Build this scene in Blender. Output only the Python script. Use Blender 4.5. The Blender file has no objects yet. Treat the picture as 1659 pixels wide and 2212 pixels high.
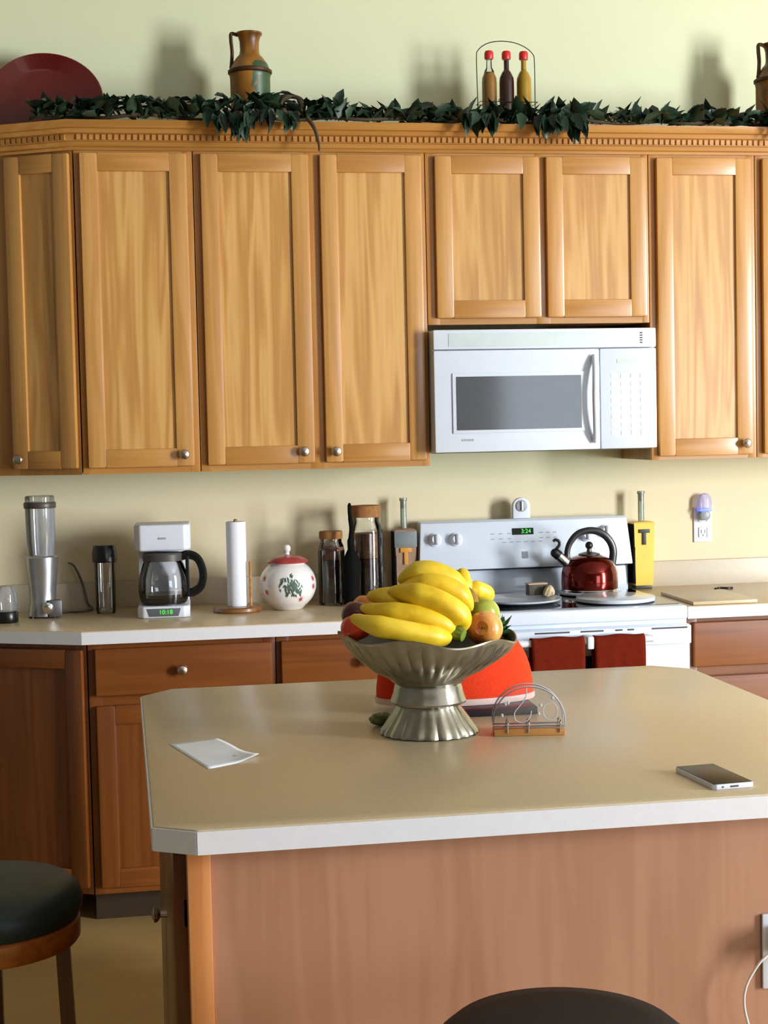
import bpy, bmesh, math, random
from mathutils import Vector, Matrix
C = bpy.context.scene.collection
PI = math.pi
random.seed(7)

# ------------------------------------------------------------------ materials
def new_mat(name):
    m = bpy.data.materials.new(name); m.use_nodes = True
    nt = m.node_tree; b = nt.nodes['Principled BSDF']
    return m, nt, b

def srgb(r, g, b):
    f = lambda c: (c/255)/12.92 if c/255 <= .04045 else (((c/255)+.055)/1.055)**2.4
    return (f(r), f(g), f(b), 1)

def coords(nt, scale, kind='Object', rnd=True):
    tc = nt.nodes.new('ShaderNodeTexCoord'); mp = nt.nodes.new('ShaderNodeMapping')
    mp.inputs['Scale'].default_value = scale
    nt.links.new(tc.outputs[kind], mp.inputs['Vector'])
    if rnd:
        oi = nt.nodes.new('ShaderNodeObjectInfo'); ml = nt.nodes.new('ShaderNodeMath'); ml.operation = 'MULTIPLY'
        ml.inputs[1].default_value = 37.0
        nt.links.new(oi.outputs['Random'], ml.inputs[0]); nt.links.new(ml.outputs[0], mp.inputs['Location'])
    return mp

def noise(nt, vec, scale, detail=4, dist=0.0, rough=.55):
    n = nt.nodes.new('ShaderNodeTexNoise')
    n.inputs['Scale'].default_value = scale; n.inputs['Detail'].default_value = detail
    n.inputs['Distortion'].default_value = dist; n.inputs['Roughness'].default_value = rough
    nt.links.new(vec.outputs[0], n.inputs['Vector']); return n

def ramp(nt, fac, stops):
    r = nt.nodes.new('ShaderNodeValToRGB'); e = r.color_ramp.elements
    e[0].position, e[0].color = stops[0]; e[1].position, e[1].color = stops[-1]
    for p, c in stops[1:-1]:
        k = e.new(p); k.color = c
    nt.links.new(fac, r.inputs[0]); return r

def plain(name, col, rough=.5, metal=0, var=.06, scale=30, coat=0, bump=0, emit=None, estr=0, spec=.5):
    m, nt, b = new_mat(name)
    v = coords(nt, (1, 1, 1)); n = noise(nt, v, scale, 3)
    lo = tuple(c*(1-var) for c in col[:3])+(1,); hi = tuple(min(1, c*(1+var)) for c in col[:3])+(1,)
    r = ramp(nt, n.outputs['Fac'], [(.3, lo), (.7, hi)])
    nt.links.new(r.outputs[0], b.inputs['Base Color'])
    b.inputs['Roughness'].default_value = rough; b.inputs['Metallic'].default_value = metal
    b.inputs['Coat Weight'].default_value = coat; b.inputs['Specular IOR Level'].default_value = spec
    if bump:
        bp = nt.nodes.new('ShaderNodeBump'); bp.inputs['Strength'].default_value = bump; bp.inputs['Distance'].default_value = .002
        n2 = noise(nt, v, scale*6, 2); nt.links.new(n2.outputs['Fac'], bp.inputs['Height']); nt.links.new(bp.outputs[0], b.inputs['Normal'])
    if emit:
        b.inputs['Emission Color'].default_value = emit; b.inputs['Emission Strength'].default_value = estr
    return m

def wood(name, dark, mid, light, axis='z', rough=.38, cath=.5, fine=.35, tone=.18):
    m, nt, b = new_mat(name)
    s = {'z': (9, 9, .55), 'x': (.55, 9, 9), 'y': (9, .55, 9)}[axis]
    s2 = {'z': (90, 90, 2.2), 'x': (2.2, 90, 90), 'y': (90, 2.2, 90)}[axis]
    v = coords(nt, s); n = noise(nt, v, 1.6, 2, .4)
    # cathedral bands: noise field folded through a sine
    ml = nt.nodes.new('ShaderNodeMath'); ml.operation = 'MULTIPLY'; ml.inputs[1].default_value = 26
    nt.links.new(n.outputs['Fac'], ml.inputs[0])
    sn = nt.nodes.new('ShaderNodeMath'); sn.operation = 'SINE'; nt.links.new(ml.outputs[0], sn.inputs[0])
    mr = nt.nodes.new('ShaderNodeMapRange'); mr.inputs['From Min'].default_value = -1
    mr.inputs['To Min'].default_value = .5-cath*.5; mr.inputs['To Max'].default_value = .5+cath*.5
    nt.links.new(sn.outputs[0], mr.inputs['Value'])
    v2 = coords(nt, s2); n2 = noise(nt, v2, 1.0, 4)
    mx = nt.nodes.new('ShaderNodeMix'); mx.inputs[0].default_value = fine
    nt.links.new(mr.outputs[0], mx.inputs[2]); nt.links.new(n2.outputs['Fac'], mx.inputs[3])
    r = ramp(nt, mx.outputs[0], [(.2, dark), (.5, mid), (.78, light)])
    v3 = coords(nt, (1.3, 1.3, .5)); n3 = noise(nt, v3, 1.5, 2)
    hs = nt.nodes.new('ShaderNodeHueSaturation')
    mv = nt.nodes.new('ShaderNodeMapRange'); mv.inputs['To Min'].default_value = 1-tone; mv.inputs['To Max'].default_value = 1+tone
    nt.links.new(n3.outputs['Fac'], mv.inputs['Value']); nt.links.new(mv.outputs[0], hs.inputs['Value'])
    nt.links.new(r.outputs[0], hs.inputs['Color']); nt.links.new(hs.outputs[0], b.inputs['Base Color'])
    b.inputs['Roughness'].default_value = rough; b.inputs['Coat Weight'].default_value = .35; b.inputs['Coat Roughness'].default_value = .2
    bp = nt.nodes.new('ShaderNodeBump'); bp.inputs['Strength'].default_value = .12; bp.inputs['Distance'].default_value = .001
    nt.links.new(n2.outputs['Fac'], bp.inputs['Height']); nt.links.new(bp.outputs[0], b.inputs['Normal'])
    return m

def thin_glass(name, tint=(1, 1, 1, 1), rough=.03, refl=1.0, body=0.0, body_col=(1, 1, 1, 1)):
    m = bpy.data.materials.new(name); m.use_nodes = True; nt = m.node_tree; nt.nodes.clear()
    o = nt.nodes.new('ShaderNodeOutputMaterial'); t = nt.nodes.new('ShaderNodeBsdfTransparent'); g = nt.nodes.new('ShaderNodeBsdfGlossy')
    mx = nt.nodes.new('ShaderNodeMixShader'); lw = nt.nodes.new('ShaderNodeFresnel'); lw.inputs['IOR'].default_value = 1.45
    mu = nt.nodes.new('ShaderNodeMath'); mu.operation = 'MULTIPLY'; mu.inputs[1].default_value = refl
    n = noise(nt, coords(nt, (1, 1, 1)), 12, 2); r = ramp(nt, n.outputs['Fac'], [(.3, tint), (.7, tuple(min(1, c*1.03) for c in tint[:3])+(1,))])
    nt.links.new(r.outputs[0], t.inputs['Color']); g.inputs['Roughness'].default_value = rough
    nt.links.new(lw.outputs[0], mu.inputs[0]); nt.links.new(mu.outputs[0], mx.inputs[0])
    nt.links.new(t.outputs[0], mx.inputs[1]); nt.links.new(g.outputs[0], mx.inputs[2])
    last = mx
    if body:
        d = nt.nodes.new('ShaderNodeBsdfDiffuse'); d.inputs['Color'].default_value = body_col
        m2 = nt.nodes.new('ShaderNodeMixShader'); m2.inputs[0].default_value = body
        nt.links.new(mx.outputs[0], m2.inputs[1]); nt.links.new(d.outputs[0], m2.inputs[2]); last = m2
    nt.links.new(last.outputs[0], o.inputs[0]); return m

OAK = wood('oak_vertical', srgb(168, 116, 56), srgb(190, 138, 72), srgb(204, 156, 90), cath=.3)
OAKH = wood('oak_horizontal', srgb(162, 108, 48), srgb(182, 128, 60), srgb(196, 146, 78), 'x', cath=.3)
OAKP = wood('oak_panel', srgb(172, 120, 58), srgb(196, 146, 78), srgb(212, 168, 102), cath=.5, fine=.3)
OAKF = wood('oak_frame', srgb(152, 98, 42), srgb(176, 122, 56), srgb(190, 138, 70), cath=.3)
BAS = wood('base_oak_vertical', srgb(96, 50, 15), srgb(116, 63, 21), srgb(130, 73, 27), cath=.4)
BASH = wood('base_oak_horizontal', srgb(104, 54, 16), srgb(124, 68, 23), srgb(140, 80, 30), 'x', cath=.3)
VEN = wood('island_veneer', srgb(164, 114, 84), srgb(174, 124, 94), srgb(182, 132, 102), cath=.4, fine=.25, tone=.12, rough=.5)
VENS = wood('island_post', srgb(170, 100, 48), srgb(204, 132, 74), srgb(216, 146, 86), cath=.3)
LIGHTWOOD = wood('light_wood', srgb(150, 96, 40), srgb(186, 128, 66), srgb(200, 146, 84), 'x', cath=.4)
DKWOOD = wood('dark_stool_wood', srgb(52, 22, 8), srgb(88, 42, 16), srgb(104, 52, 22), cath=.3)
APRON = wood('amber_stool_wood', srgb(120, 60, 14), srgb(168, 92, 24), srgb(186, 108, 34), 'x', cath=.3)
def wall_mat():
    # one green-cream paint; warm light below the wall cabinets is painted in as tan
    m, nt, b = new_mat('wall_paint_bounce_tint')
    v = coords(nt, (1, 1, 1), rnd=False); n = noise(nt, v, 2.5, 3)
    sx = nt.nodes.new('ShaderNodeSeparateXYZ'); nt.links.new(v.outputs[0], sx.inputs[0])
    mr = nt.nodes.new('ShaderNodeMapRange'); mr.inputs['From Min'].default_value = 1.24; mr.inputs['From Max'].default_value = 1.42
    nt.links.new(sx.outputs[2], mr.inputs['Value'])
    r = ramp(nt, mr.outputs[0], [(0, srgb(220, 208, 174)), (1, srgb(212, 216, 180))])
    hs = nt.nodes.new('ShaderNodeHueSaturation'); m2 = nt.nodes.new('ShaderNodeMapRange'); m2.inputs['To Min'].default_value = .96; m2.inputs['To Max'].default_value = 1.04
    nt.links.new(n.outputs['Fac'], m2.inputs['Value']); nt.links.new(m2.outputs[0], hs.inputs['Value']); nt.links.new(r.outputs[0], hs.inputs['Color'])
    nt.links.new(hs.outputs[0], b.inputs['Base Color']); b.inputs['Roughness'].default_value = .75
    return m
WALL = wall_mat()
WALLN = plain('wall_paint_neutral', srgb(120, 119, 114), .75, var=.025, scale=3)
CEIL = plain('ceiling_paint', srgb(186, 188, 190), .8, var=.02, scale=3)
FLOORM = plain('floor_vinyl', srgb(176, 146, 92), .55, var=.08, scale=5)
LAM = plain('laminate_beige', srgb(205, 185, 150), .28, var=.05, scale=180, spec=.45)
LAME = plain('laminate_lit_edge', srgb(226, 226, 230), .4, var=.02, scale=60)  # window light on the counter edges put into a whiter laminate colour
LAMB = plain('laminate_backsplash', srgb(196, 184, 162), .4, var=.04, scale=120)
WHITE = plain('white_enamel', srgb(212, 221, 234), .22, var=.01, coat=.3)
WHITE2 = plain('white_plastic', srgb(216, 221, 232), .4, var=.015)
GREYP = plain('grey_plastic', srgb(150, 154, 160), .4, var=.04)
DGREY = plain('dark_grey_plastic', srgb(70, 68, 66), .4, var=.05)
BLACK = plain('black_plastic', srgb(14, 15, 17), .3, var=.1)
BLACKM = plain('black_matte', srgb(8, 8, 7), .75, var=.1, spec=.1)
SLOT = plain('slot_gap_dark', srgb(60, 62, 72), .6, var=.05)
BGLASS = plain('black_glass', srgb(18, 20, 24), .06, var=.05, coat=.5)
MWGLASS = plain('microwave_glass', srgb(82, 84, 88), .08, var=.04, spec=.45)
VENT = plain('vent_grille', srgb(200, 214, 216), .5, var=.03)
SCREEN = plain('dark_screen', srgb(8, 22, 12), .2)
GREEN = plain('green_digits', srgb(60, 230, 60), .5, emit=srgb(70, 240, 60), estr=1.0)
NICKEL = plain('brushed_nickel', srgb(190, 178, 165), .28, metal=1, var=.05)
CHROME = plain('chrome', srgb(235, 235, 238), .12, metal=1, var=.02)
SILVER = plain('steel_silver', srgb(190, 192, 196), .3, metal=.9, var=.05)
PEWTER = plain('pewter', srgb(168, 163, 148), .27, metal=.9, var=.15, scale=25)
PEWTERD = plain('shaded_pewter', srgb(52, 46, 38), .5, metal=.6, var=.2, scale=25)  # pewter darkened to paint in the shade inside the bowl
TOE = plain('toe_kick_brown', srgb(52, 34, 16), .6, var=.1)
KETTLE = plain('red_enamel_metal', srgb(110, 18, 6), .15, metal=.85, var=.2, coat=.4)
RED = plain('red_pebbled', srgb(232, 58, 14), .6, var=.10, scale=220, bump=.5, spec=.15)
TOWEL = plain('rust_red_towel', srgb(104, 29, 12), .95, var=.12, scale=60, bump=.6, spec=.1)
REDCAP = plain('red_wax', srgb(200, 36, 34), .4)
PLATE = plain('burgundy_glaze', srgb(88, 9, 8), .15, var=.12, scale=8, coat=.6)
PAPER = plain('paper_white', srgb(232, 236, 244), .8, var=.015)
CORK = plain('cork', srgb(150, 104, 56), .9, var=.25, scale=80, bump=.5)
CERAM = plain('ceramic_white', srgb(232, 230, 228), .2, var=.02, coat=.4)
CERRED = plain('ceramic_red', srgb(168, 66, 68), .3, var=.25, scale=25, coat=.4)
PAINTG = plain('painted_green', srgb(70, 96, 84), .5, var=.2)
PAINTR = plain('painted_red', srgb(190, 60, 60), .5, var=.2)
YELLOW = plain('yellow_paint', srgb(236, 200, 74), .35, var=.05, coat=.3)
TAUPE = plain('taupe_paint', srgb(152, 120, 96), .4, var=.1)
SLATE = plain('slate_blue_grey', srgb(112, 122, 122), .4, var=.15)
ORANGE = plain('orange_paint', srgb(204, 140, 40), .5)
LETTER = plain('dark_letter', srgb(44, 50, 44), .5)
LEAF = plain('garland_leaf', srgb(28, 52, 36), .42, var=.6, scale=16)
LEAF2 = plain('fresh_leaf', srgb(50, 100, 50), .4, var=.4, scale=30)
VINE = plain('vine_brown', srgb(64, 52, 32), .8)
WIRE = plain('black_wire', srgb(26, 26, 24), .45, metal=.4)
VINYLG = plain('green_black_vinyl', srgb(44, 54, 50), .45, var=.08, scale=12, spec=.35)
VINYLB = plain('brown_black_vinyl', srgb(30, 27, 21), .6, var=.06, scale=12, spec=.2)
BEANS = plain('dark_beans', srgb(44, 26, 14), .6, var=.6, scale=90, bump=.8)
BROWNMIX = plain('brown_grain', srgb(120, 78, 48), .7, var=.4, scale=70)
GREENPACK = plain('green_packet', srgb(120, 126, 70), .4, var=.4, scale=30)
TAN = plain('tan_shell', srgb(186, 170, 132), .6, var=.25, scale=40)
BROWNBOX = plain('brown_box', srgb(58, 54, 38), .6, var=.15)
TANLID = plain('tan_box_top', srgb(176, 150, 120), .6, var=.1)
LTBLUE = plain('blue_glow', srgb(120, 140, 250), .4, emit=srgb(110, 130, 255), estr=.8)
CORDW = plain('white_cord', srgb(236, 226, 220), .5)
CORDG = plain('grey_cord', srgb(120, 122, 116), .5)
DARKLIQ = plain('maroon_vinegar', srgb(48, 18, 14), .12, coat=.5)
AMBLIQ = plain('amber_brown_oil', srgb(132, 92, 34), .12, coat=.5)
YELLIQ = plain('golden_oil', srgb(160, 124, 20), .12, coat=.5)
GREYPRINT = plain('grey_print', srgb(150, 156, 164), .6)
GLASS = thin_glass('clear_glass', (.975, .985, .98, 1), refl=1.6)
CLEARP = thin_glass('clear_acrylic', (.97, .97, .98, 1), .05, body=.02)
CLOUDY = thin_glass('smoky_clear_plastic', (.93, .94, .96, 1), .06, refl=2.0, body=.16, body_col=(.7, .73, .78, 1))
BOTTLEG = thin_glass('bottle_neck_glass', (.8, .86, .8, 1), .05, body=.22, body_col=(.7, .74, .66, 1))
DOMEP = thin_glass('frosted_lilac_dome', (.86, .84, .95, 1), .1, body=.4, body_col=(.75, .72, .9, 1))

def banana_mat():
    m, nt, b = new_mat('banana_skin')
    v = coords(nt, (1, 1, 1)); n = noise(nt, v, 18, 4); n2 = noise(nt, v, 120, 2)
    r = ramp(nt, n.outputs['Fac'], [(.25, srgb(196, 150, 16)), (.5, srgb(232, 194, 34)), (.8, srgb(244, 216, 76))])
    r2 = ramp(nt, n2.outputs['Fac'], [(.22, srgb(120, 84, 30)), (.3, (1, 1, 1, 1))])
    mx = nt.nodes.new('ShaderNodeMix'); mx.data_type = 'RGBA'; mx.blend_type = 'MULTIPLY'; mx.inputs[0].default_value = .6
    nt.links.new(r.outputs[0], mx.inputs[6]); nt.links.new(r2.outputs[0], mx.inputs[7]); nt.links.new(mx.outputs[2], b.inputs['Base Color'])
    b.inputs['Roughness'].default_value = .42; return m
BANANA = banana_mat()
BSTEM = plain('banana_stem_green', srgb(110, 128, 36), .6, var=.4, scale=60)
BSTEMB = plain('banana_stem_brown', srgb(150, 116, 44), .7, var=.4, scale=60)
def apple_mat(name, a, b_, c):
    m, nt, b = new_mat(name)
    v = coords(nt, (40, 40, 6)); n = noise(nt, v, .9, 4, .4)
    r = ramp(nt, n.outputs['Fac'], [(.3, a), (.5, b_), (.72, c)])
    nt.links.new(r.outputs[0], b.inputs['Base Color']); b.inputs['Roughness'].default_value = .25; b.inputs['Coat Weight'].default_value = .3
    return m
APPLE = apple_mat('blush_apple', srgb(206, 84, 44), srgb(224, 146, 70), srgb(234, 186, 104))
APPLER = apple_mat('red_apple_skin', srgb(120, 12, 20), srgb(150, 20, 26), srgb(180, 40, 36))
APPLEO = apple_mat('orange_red_skin', srgb(196, 44, 16), srgb(214, 62, 22), srgb(226, 84, 30))
ORANGES = apple_mat('orange_peel', srgb(206, 110, 30), srgb(222, 128, 44), srgb(232, 146, 60))
PEAR = apple_mat('green_fruit_skin', srgb(130, 146, 44), srgb(160, 170, 60), srgb(178, 182, 78))
MAROON = apple_mat('maroon_skin', srgb(58, 10, 18), srgb(84, 16, 26), srgb(104, 24, 34))
def jug_mat(name, greenness):
    m, nt, b = new_mat(name)
    v = coords(nt, (1, 1, .6)); n = noise(nt, v, 9, 3, .5)
    r = ramp(nt, n.outputs['Fac'], [(.3, srgb(64, 38, 10)), (.5, srgb(132, 84, 18)), (.75, srgb(170, 118, 40))])
    tc = nt.nodes.new('ShaderNodeTexCoord'); sx = nt.nodes.new('ShaderNodeSeparateXYZ'); nt.links.new(tc.outputs['Object'], sx.inputs[0])
    n2 = noise(nt, v, 22, 3, 1.5)
    ad = nt.nodes.new('ShaderNodeMath'); ad.operation = 'MULTIPLY_ADD'; ad.inputs[1].default_value = 14; nt.links.new(sx.outputs[0], ad.inputs[0]); nt.links.new(n2.outputs['Fac'], ad.inputs[2])
    zz = nt.nodes.new('ShaderNodeMath'); zz.operation = 'LESS_THAN'; zz.inputs[1].default_value = .275; nt.links.new(sx.outputs[2], zz.inputs[0])
    rr = ramp(nt, ad.outputs[0], [(.58, (0, 0, 0, 1)), (.66, (1, 1, 1, 1))])
    mu = nt.nodes.new('ShaderNodeMath'); mu.operation = 'MULTIPLY'; nt.links.new(rr.outputs[0], mu.inputs[0]); nt.links.new(zz.outputs[0], mu.inputs[1])
    m3 = nt.nodes.new('ShaderNodeMath'); m3.operation = 'MULTIPLY'; m3.inputs[1].default_value = greenness; nt.links.new(mu.outputs[0], m3.inputs[0])
    r3 = ramp(nt, n.outputs['Fac'], [(.35, srgb(26, 40, 34)), (.7, srgb(66, 92, 52))])
    mx = nt.nodes.new('ShaderNodeMix'); mx.data_type = 'RGBA'
    nt.links.new(m3.outputs[0], mx.inputs[0]); nt.links.new(r.outputs[0], mx.inputs[6]); nt.links.new(r3.outputs[0], mx.inputs[7])
    nt.links.new(mx.outputs[2], b.inputs['Base Color']); b.inputs['Roughness'].default_value = .4; return m
JUG = jug_mat('amber_jug_green_painting', 1.0)
JUG2 = jug_mat('amber_jug_plain', 0.0)
RUST = plain('dark_rust_metal', srgb(70, 42, 18), .5, metal=.4, var=.3)

# ------------------------------------------------------------------ mesh helpers
class MB:
    def __init__(self): self.bm = bmesh.new()
    def _add(self, t, mi=0, M=None):
        for f in t.faces: f.material_index = mi
        if M is not None: bmesh.ops.transform(t, matrix=M, verts=t.verts)
        me = bpy.data.meshes.new('tmp'); t.to_mesh(me); t.free()
        self.bm.from_mesh(me); bpy.data.meshes.remove(me); return self
    def box(self, x0, x1, y0, y1, z0, z1, bev=0, mi=0, M=None, seg=2):
        t = bmesh.new(); bmesh.ops.create_cube(t, size=1)
        for v in t.verts: v.co = Vector(((x0+x1)/2+v.co.x*(x1-x0), (y0+y1)/2+v.co.y*(y1-y0), (z0+z1)/2+v.co.z*(z1-z0)))
        if bev: bmesh.ops.bevel(t, geom=t.edges[:], offset=bev, segments=seg, affect='EDGES', profile=.6)
        return self._add(t, mi, M)
    def prism(self, pts, z0, z1, bev=0, mi=0, M=None, seg=2):
        t = bmesh.new(); vs = [t.verts.new((x, y, z0)) for x, y in pts]; f = t.faces.new(vs)
        r = bmesh.ops.extrude_face_region(t, geom=[f]); vv = [g for g in r['geom'] if isinstance(g, bmesh.types.BMVert)]
        for v in vv: v.co.z = z1
        bmesh.ops.recalc_face_normals(t, faces=t.faces)
        if bev: bmesh.ops.bevel(t, geom=t.edges[:], offset=bev, segments=seg, affect='EDGES', profile=.6)
        return self._add(t, mi, M)
    def lathe(self, prof, seg=32, mod=None, mi=0, M=None, zmod=None):
        t = bmesh.new(); rows = []
        for r, z in prof:
            if r < 1e-6: rows.append([t.verts.new((0, 0, z))]); continue
            row = []
            for i in range(seg):
                a = 2*PI*i/seg; rr = mod(a, r, z) if mod else r; zz = zmod(a, r, z) if zmod else z
                row.append(t.verts.new((rr*math.cos(a), rr*math.sin(a), zz)))
            rows.append(row)
        for A, B in zip(rows, rows[1:]):
            for i in range(seg):
                j = (i+1) % seg
                if len(A) == 1 and len(B) == 1: break
                if len(A) == 1: t.faces.new((A[0], B[i], B[j]))
                elif len(B) == 1: t.faces.new((A[i], A[j], B[0]))
                else: t.faces.new((A[i], A[j], B[j], B[i]))
        bmesh.ops.recalc_face_normals(t, faces=t.faces)
        return self._add(t, mi, M)
    def ball(self, r, c=(0, 0, 0), s=(1, 1, 1), seg=20, mi=0, M=None):
        n = seg//2
        prof = [(r*math.sin(PI*i/n), -r*math.cos(PI*i/n)) for i in range(n+1)]
        prof[0] = (0, -r); prof[-1] = (0, r)
        T = Matrix.Translation(c) @ Matrix.Diagonal((s[0], s[1], s[2], 1))
        return self.lathe(prof, seg, mi=mi, M=(M @ T) if M is not None else T)
    def tube(self, path, rad, seg=8, mi=0, M=None, closed=False, flat=None, ridge=0):
        P = [Vector(p) for p in path]; n = len(P); R = [rad]*n if not isinstance(rad, (list, tuple)) else rad
        t = bmesh.new(); rows = []
        T0 = (P[1]-P[0]).normalized(); up = Vector((0, 0, 1)) if abs(T0.z) < .9 else Vector((1, 0, 0))
        N = (up-T0*up.dot(T0)).normalized()
        for i in range(n):
            if closed: T = (P[(i+1) % n]-P[i-1]).normalized()
            elif i == 0: T = T0
            elif i == n-1: T = (P[i]-P[i-1]).normalized()
            else: T = (P[i+1]-P[i-1]).normalized()
            N = (N-T*N.dot(T)).normalized(); B = T.cross(N)
            fl = flat or (1, 1)
            rows.append([t.verts.new(P[i]+(N*math.cos(2*PI*k/seg)*fl[0]+B*math.sin(2*PI*k/seg)*fl[1])*R[i]*(1+ridge*math.cos(10*PI*k/seg))) for k in range(seg)])
        pr = list(zip(rows, rows[1:]))+([(rows[-1], rows[0])] if closed else [])
        for A, B in pr:
            for k in range(seg): t.faces.new((A[k], A[(k+1) % seg], B[(k+1) % seg], B[k]))
        if not closed:
            t.faces.new(rows[0][::-1]); t.faces.new(rows[-1])
        bmesh.ops.recalc_face_normals(t, faces=t.faces)
        return self._add(t, mi, M)
    def faces(self, vs, fs, mi=0, M=None):
        t = bmesh.new(); V = [t.verts.new(v) for v in vs]
        for f in fs: t.faces.new([V[i] for i in f])
        return self._add(t, mi, M)
    def build(self, name, mat, parent=None, loc=None, rotz=0, ang=35, smooth=True):
        me = bpy.data.meshes.new(name)
        for f in self.bm.faces: f.smooth = smooth
        lim = math.radians(ang)
        for e in self.bm.edges:
            if len(e.link_faces) == 2 and e.calc_face_angle(0) > lim: e.smooth = False
        self.bm.to_mesh(me); self.bm.free()
        for m in (mat if isinstance(mat, (list, tuple)) else [mat]): me.materials.append(m)
        o = bpy.data.objects.new(name, me); C.objects.link(o)
        if parent is not None: o.parent = parent
        if loc is not None: o.location = loc
        o.rotation_euler[2] = rotz
        return o

def tag(o, label, cat, group=None):
    o['label'] = label; o['category'] = cat
    if group: o['group'] = group
    return o
def thing(name, label, cat, loc=(0, 0, 0), rotz=0, group=None):
    o = bpy.data.objects.new(name, None); o.empty_display_size = .05; C.objects.link(o)
    o.location = loc; o.rotation_euler = (0, 0, rotz); return tag(o, label, cat, group)
def struct(o): o['kind'] = 'structure'; return o
def T(x, y, z): return Matrix.Translation((x, y, z))
def RX(a): return Matrix.Rotation(a, 4, 'X')
def RY(a): return Matrix.Rotation(a, 4, 'Y')
def RZ(a): return Matrix.Rotation(a, 4, 'Z')
def spline(pts, n=6):
    P = [Vector(p) for p in pts]; out = []
    for i in range(len(P)-1):
        p0, p1, p2, p3 = P[max(i-1, 0)], P[i], P[i+1], P[min(i+2, len(P)-1)]
        for k in range(n):
            t = k/n
            out.append(.5*((2*p1)+(p2-p0)*t+(2*p0-5*p1+4*p2-p3)*t*t+(3*p1-p0-3*p2+p3)*t**3))
    out.append(P[-1]); return out
def text_mesh(name, body, size, mat, parent, M, extrude=.0004):
    cu = bpy.data.curves.new(name, 'FONT'); cu.body = body; cu.size = size; cu.extrude = extrude
    cu.align_x = 'CENTER'; cu.align_y = 'CENTER'
    tmp = bpy.data.objects.new('tmp_text', cu); C.objects.link(tmp); bpy.context.view_layer.update()
    dg = bpy.context.evaluated_depsgraph_get(); me = bpy.data.meshes.new_from_object(tmp.evaluated_get(dg))
    bpy.data.objects.remove(tmp); bpy.data.curves.remove(cu)
    me.transform(M); me.materials.clear(); me.materials.append(mat); me.name = name
    o = bpy.data.objects.new(name, me); C.objects.link(o); o.parent = parent; return o
FRONT = RX(PI/2)          # text lying in XY -> standing, facing -y

# ------------------------------------------------------------------ room shell
struct(MB().box(-4.2, 5.6, -9.6, .12, -.1, 0).build('floor', FLOORM))
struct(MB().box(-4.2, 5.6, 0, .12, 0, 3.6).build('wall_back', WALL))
struct(MB().box(-4.32, -4.2, -9.6, .12, 0, 3.6).build('wall_left', WALLN))
w = MB()
w.box(5.6, 5.72, -9.6, -6.4, 0, 3.6).box(5.6, 5.72, -4.6, .12, 0, 3.6).box(5.6, 5.72, -6.4, -4.6, 0, .25).box(5.6, 5.72, -6.4, -4.6, 3.1, 3.6)
struct(w.build('wall_right', WALLN))
w = MB()
w.box(-4.2, 2.45, -9.72, -9.6, 0, 3.6).box(2.45, 5.0, -9.72, -9.6, 2.5, 3.6).box(5.0, 5.6, -9.72, -9.6, 0, 3.6).box(2.45, 5.0, -9.72, -9.6, 0, .1)
struct(w.build('wall_rear', WALLN))
struct(MB().box(-4.32, 5.72, -9.72, .12, 3.6, 3.7).build('ceiling', CEIL))
f = MB()
for z0, z1 in ((.1, .16), (2.44, 2.5)): f.box(2.45, 5.0, -9.7, -9.62, z0, z1)
for x in (2.45, 3.7, 4.94): f.box(x, x+.06, -9.7, -9.62, .16, 2.44)
struct(f.build('window_1', WHITE2))
f = MB()
for z0, z1 in ((.25, .31), (3.04, 3.1)): f.box(5.62, 5.7, -6.4, -4.6, z0, z1)
for y in (-6.4, -5.53, -4.66): f.box(5.62, 5.7, y, y+.06, .31, 3.04)
struct(f.build('window_2', WHITE2))

# ------------------------------------------------------------------ cabinets
def knob(parent, x, z, y=-.02):
    M = T(x, y, z) @ RX(PI/2)
    k = MB().lathe([(0, 0), (.008, 0), (.006, .008), (.006, .012), (.014, .016), (.0165, .021), (.014, .026), (.007, .029), (0, .03)], 20, M=M)
    return k.build('knob', NICKEL, parent)
def door(parent, x0, x1, z0, z1, kn=None, mats=None, st=.058, top=None, bev=.0075, y=0.0, name='door'):
    """frame-and-panel door; local front at y-.02, back at y"""
    mats = mats or (OAK, OAKH, OAKP); tp = top or st
    d = MB()
    d.box(x0, x0+st, y-.02, y, z0, z1, bev).box(x1-st, x1, y-.02, y, z0, z1, bev)
    d.box(x0+st-.002, x1-st+.002, y-.0195, y, z1-tp, z1, .003, 1).box(x0+st-.002, x1-st+.002, y-.0195, y, z0, z0+st, .003, 1)
    do = d.build(name, [mats[0], mats[1]], parent)
    p = MB().box(x0+st-.004, x1-st+.004, y-.010, y-.002, z0+st-.004, z1-tp+.004)
    p.build('panel', mats[2], do)
    if kn: knob(do, kn[0], kn[1], y-.02)
    return do
YF = -.325
def upper(name, label, x0, x1, z0, z1, doors):
    """carcass with a face frame; origin at bottom front left corner"""
    t = thing(name, label, 'cabinet', (x0, YF, z0)); w = x1-x0; h = z1-z0
    MB().box(.001, w-.001, .02, -YF-.002, 0, h).build('carcass', OAKF, t)
    fr = MB(); xs = [.001]+[e for d_ in doors for e in (d_[0]-x0+.012, d_[1]-x0-.012)]+[w-.001]
    for i in range(0, len(xs), 2): fr.box(xs[i], xs[i+1], 0, .0195, 0, h, .0008)
    for i in range(1, len(xs)-1, 2): fr.box(xs[i], xs[i+1], .0005, .0195, 0, .035, 0, 1).box(xs[i], xs[i+1], .0005, .0195, h-.05, h, 0, 1)
    fr.build('face_frame', [OAKF, OAKH], t)
    for a, b, c, d_, kn in doors:
        door(t, a-x0, b-x0, c-z0, d_-z0, (kn[0]-x0, kn[1]-z0) if kn else None)
    return t
ZB, ZT = 1.378, 2.435
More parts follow.
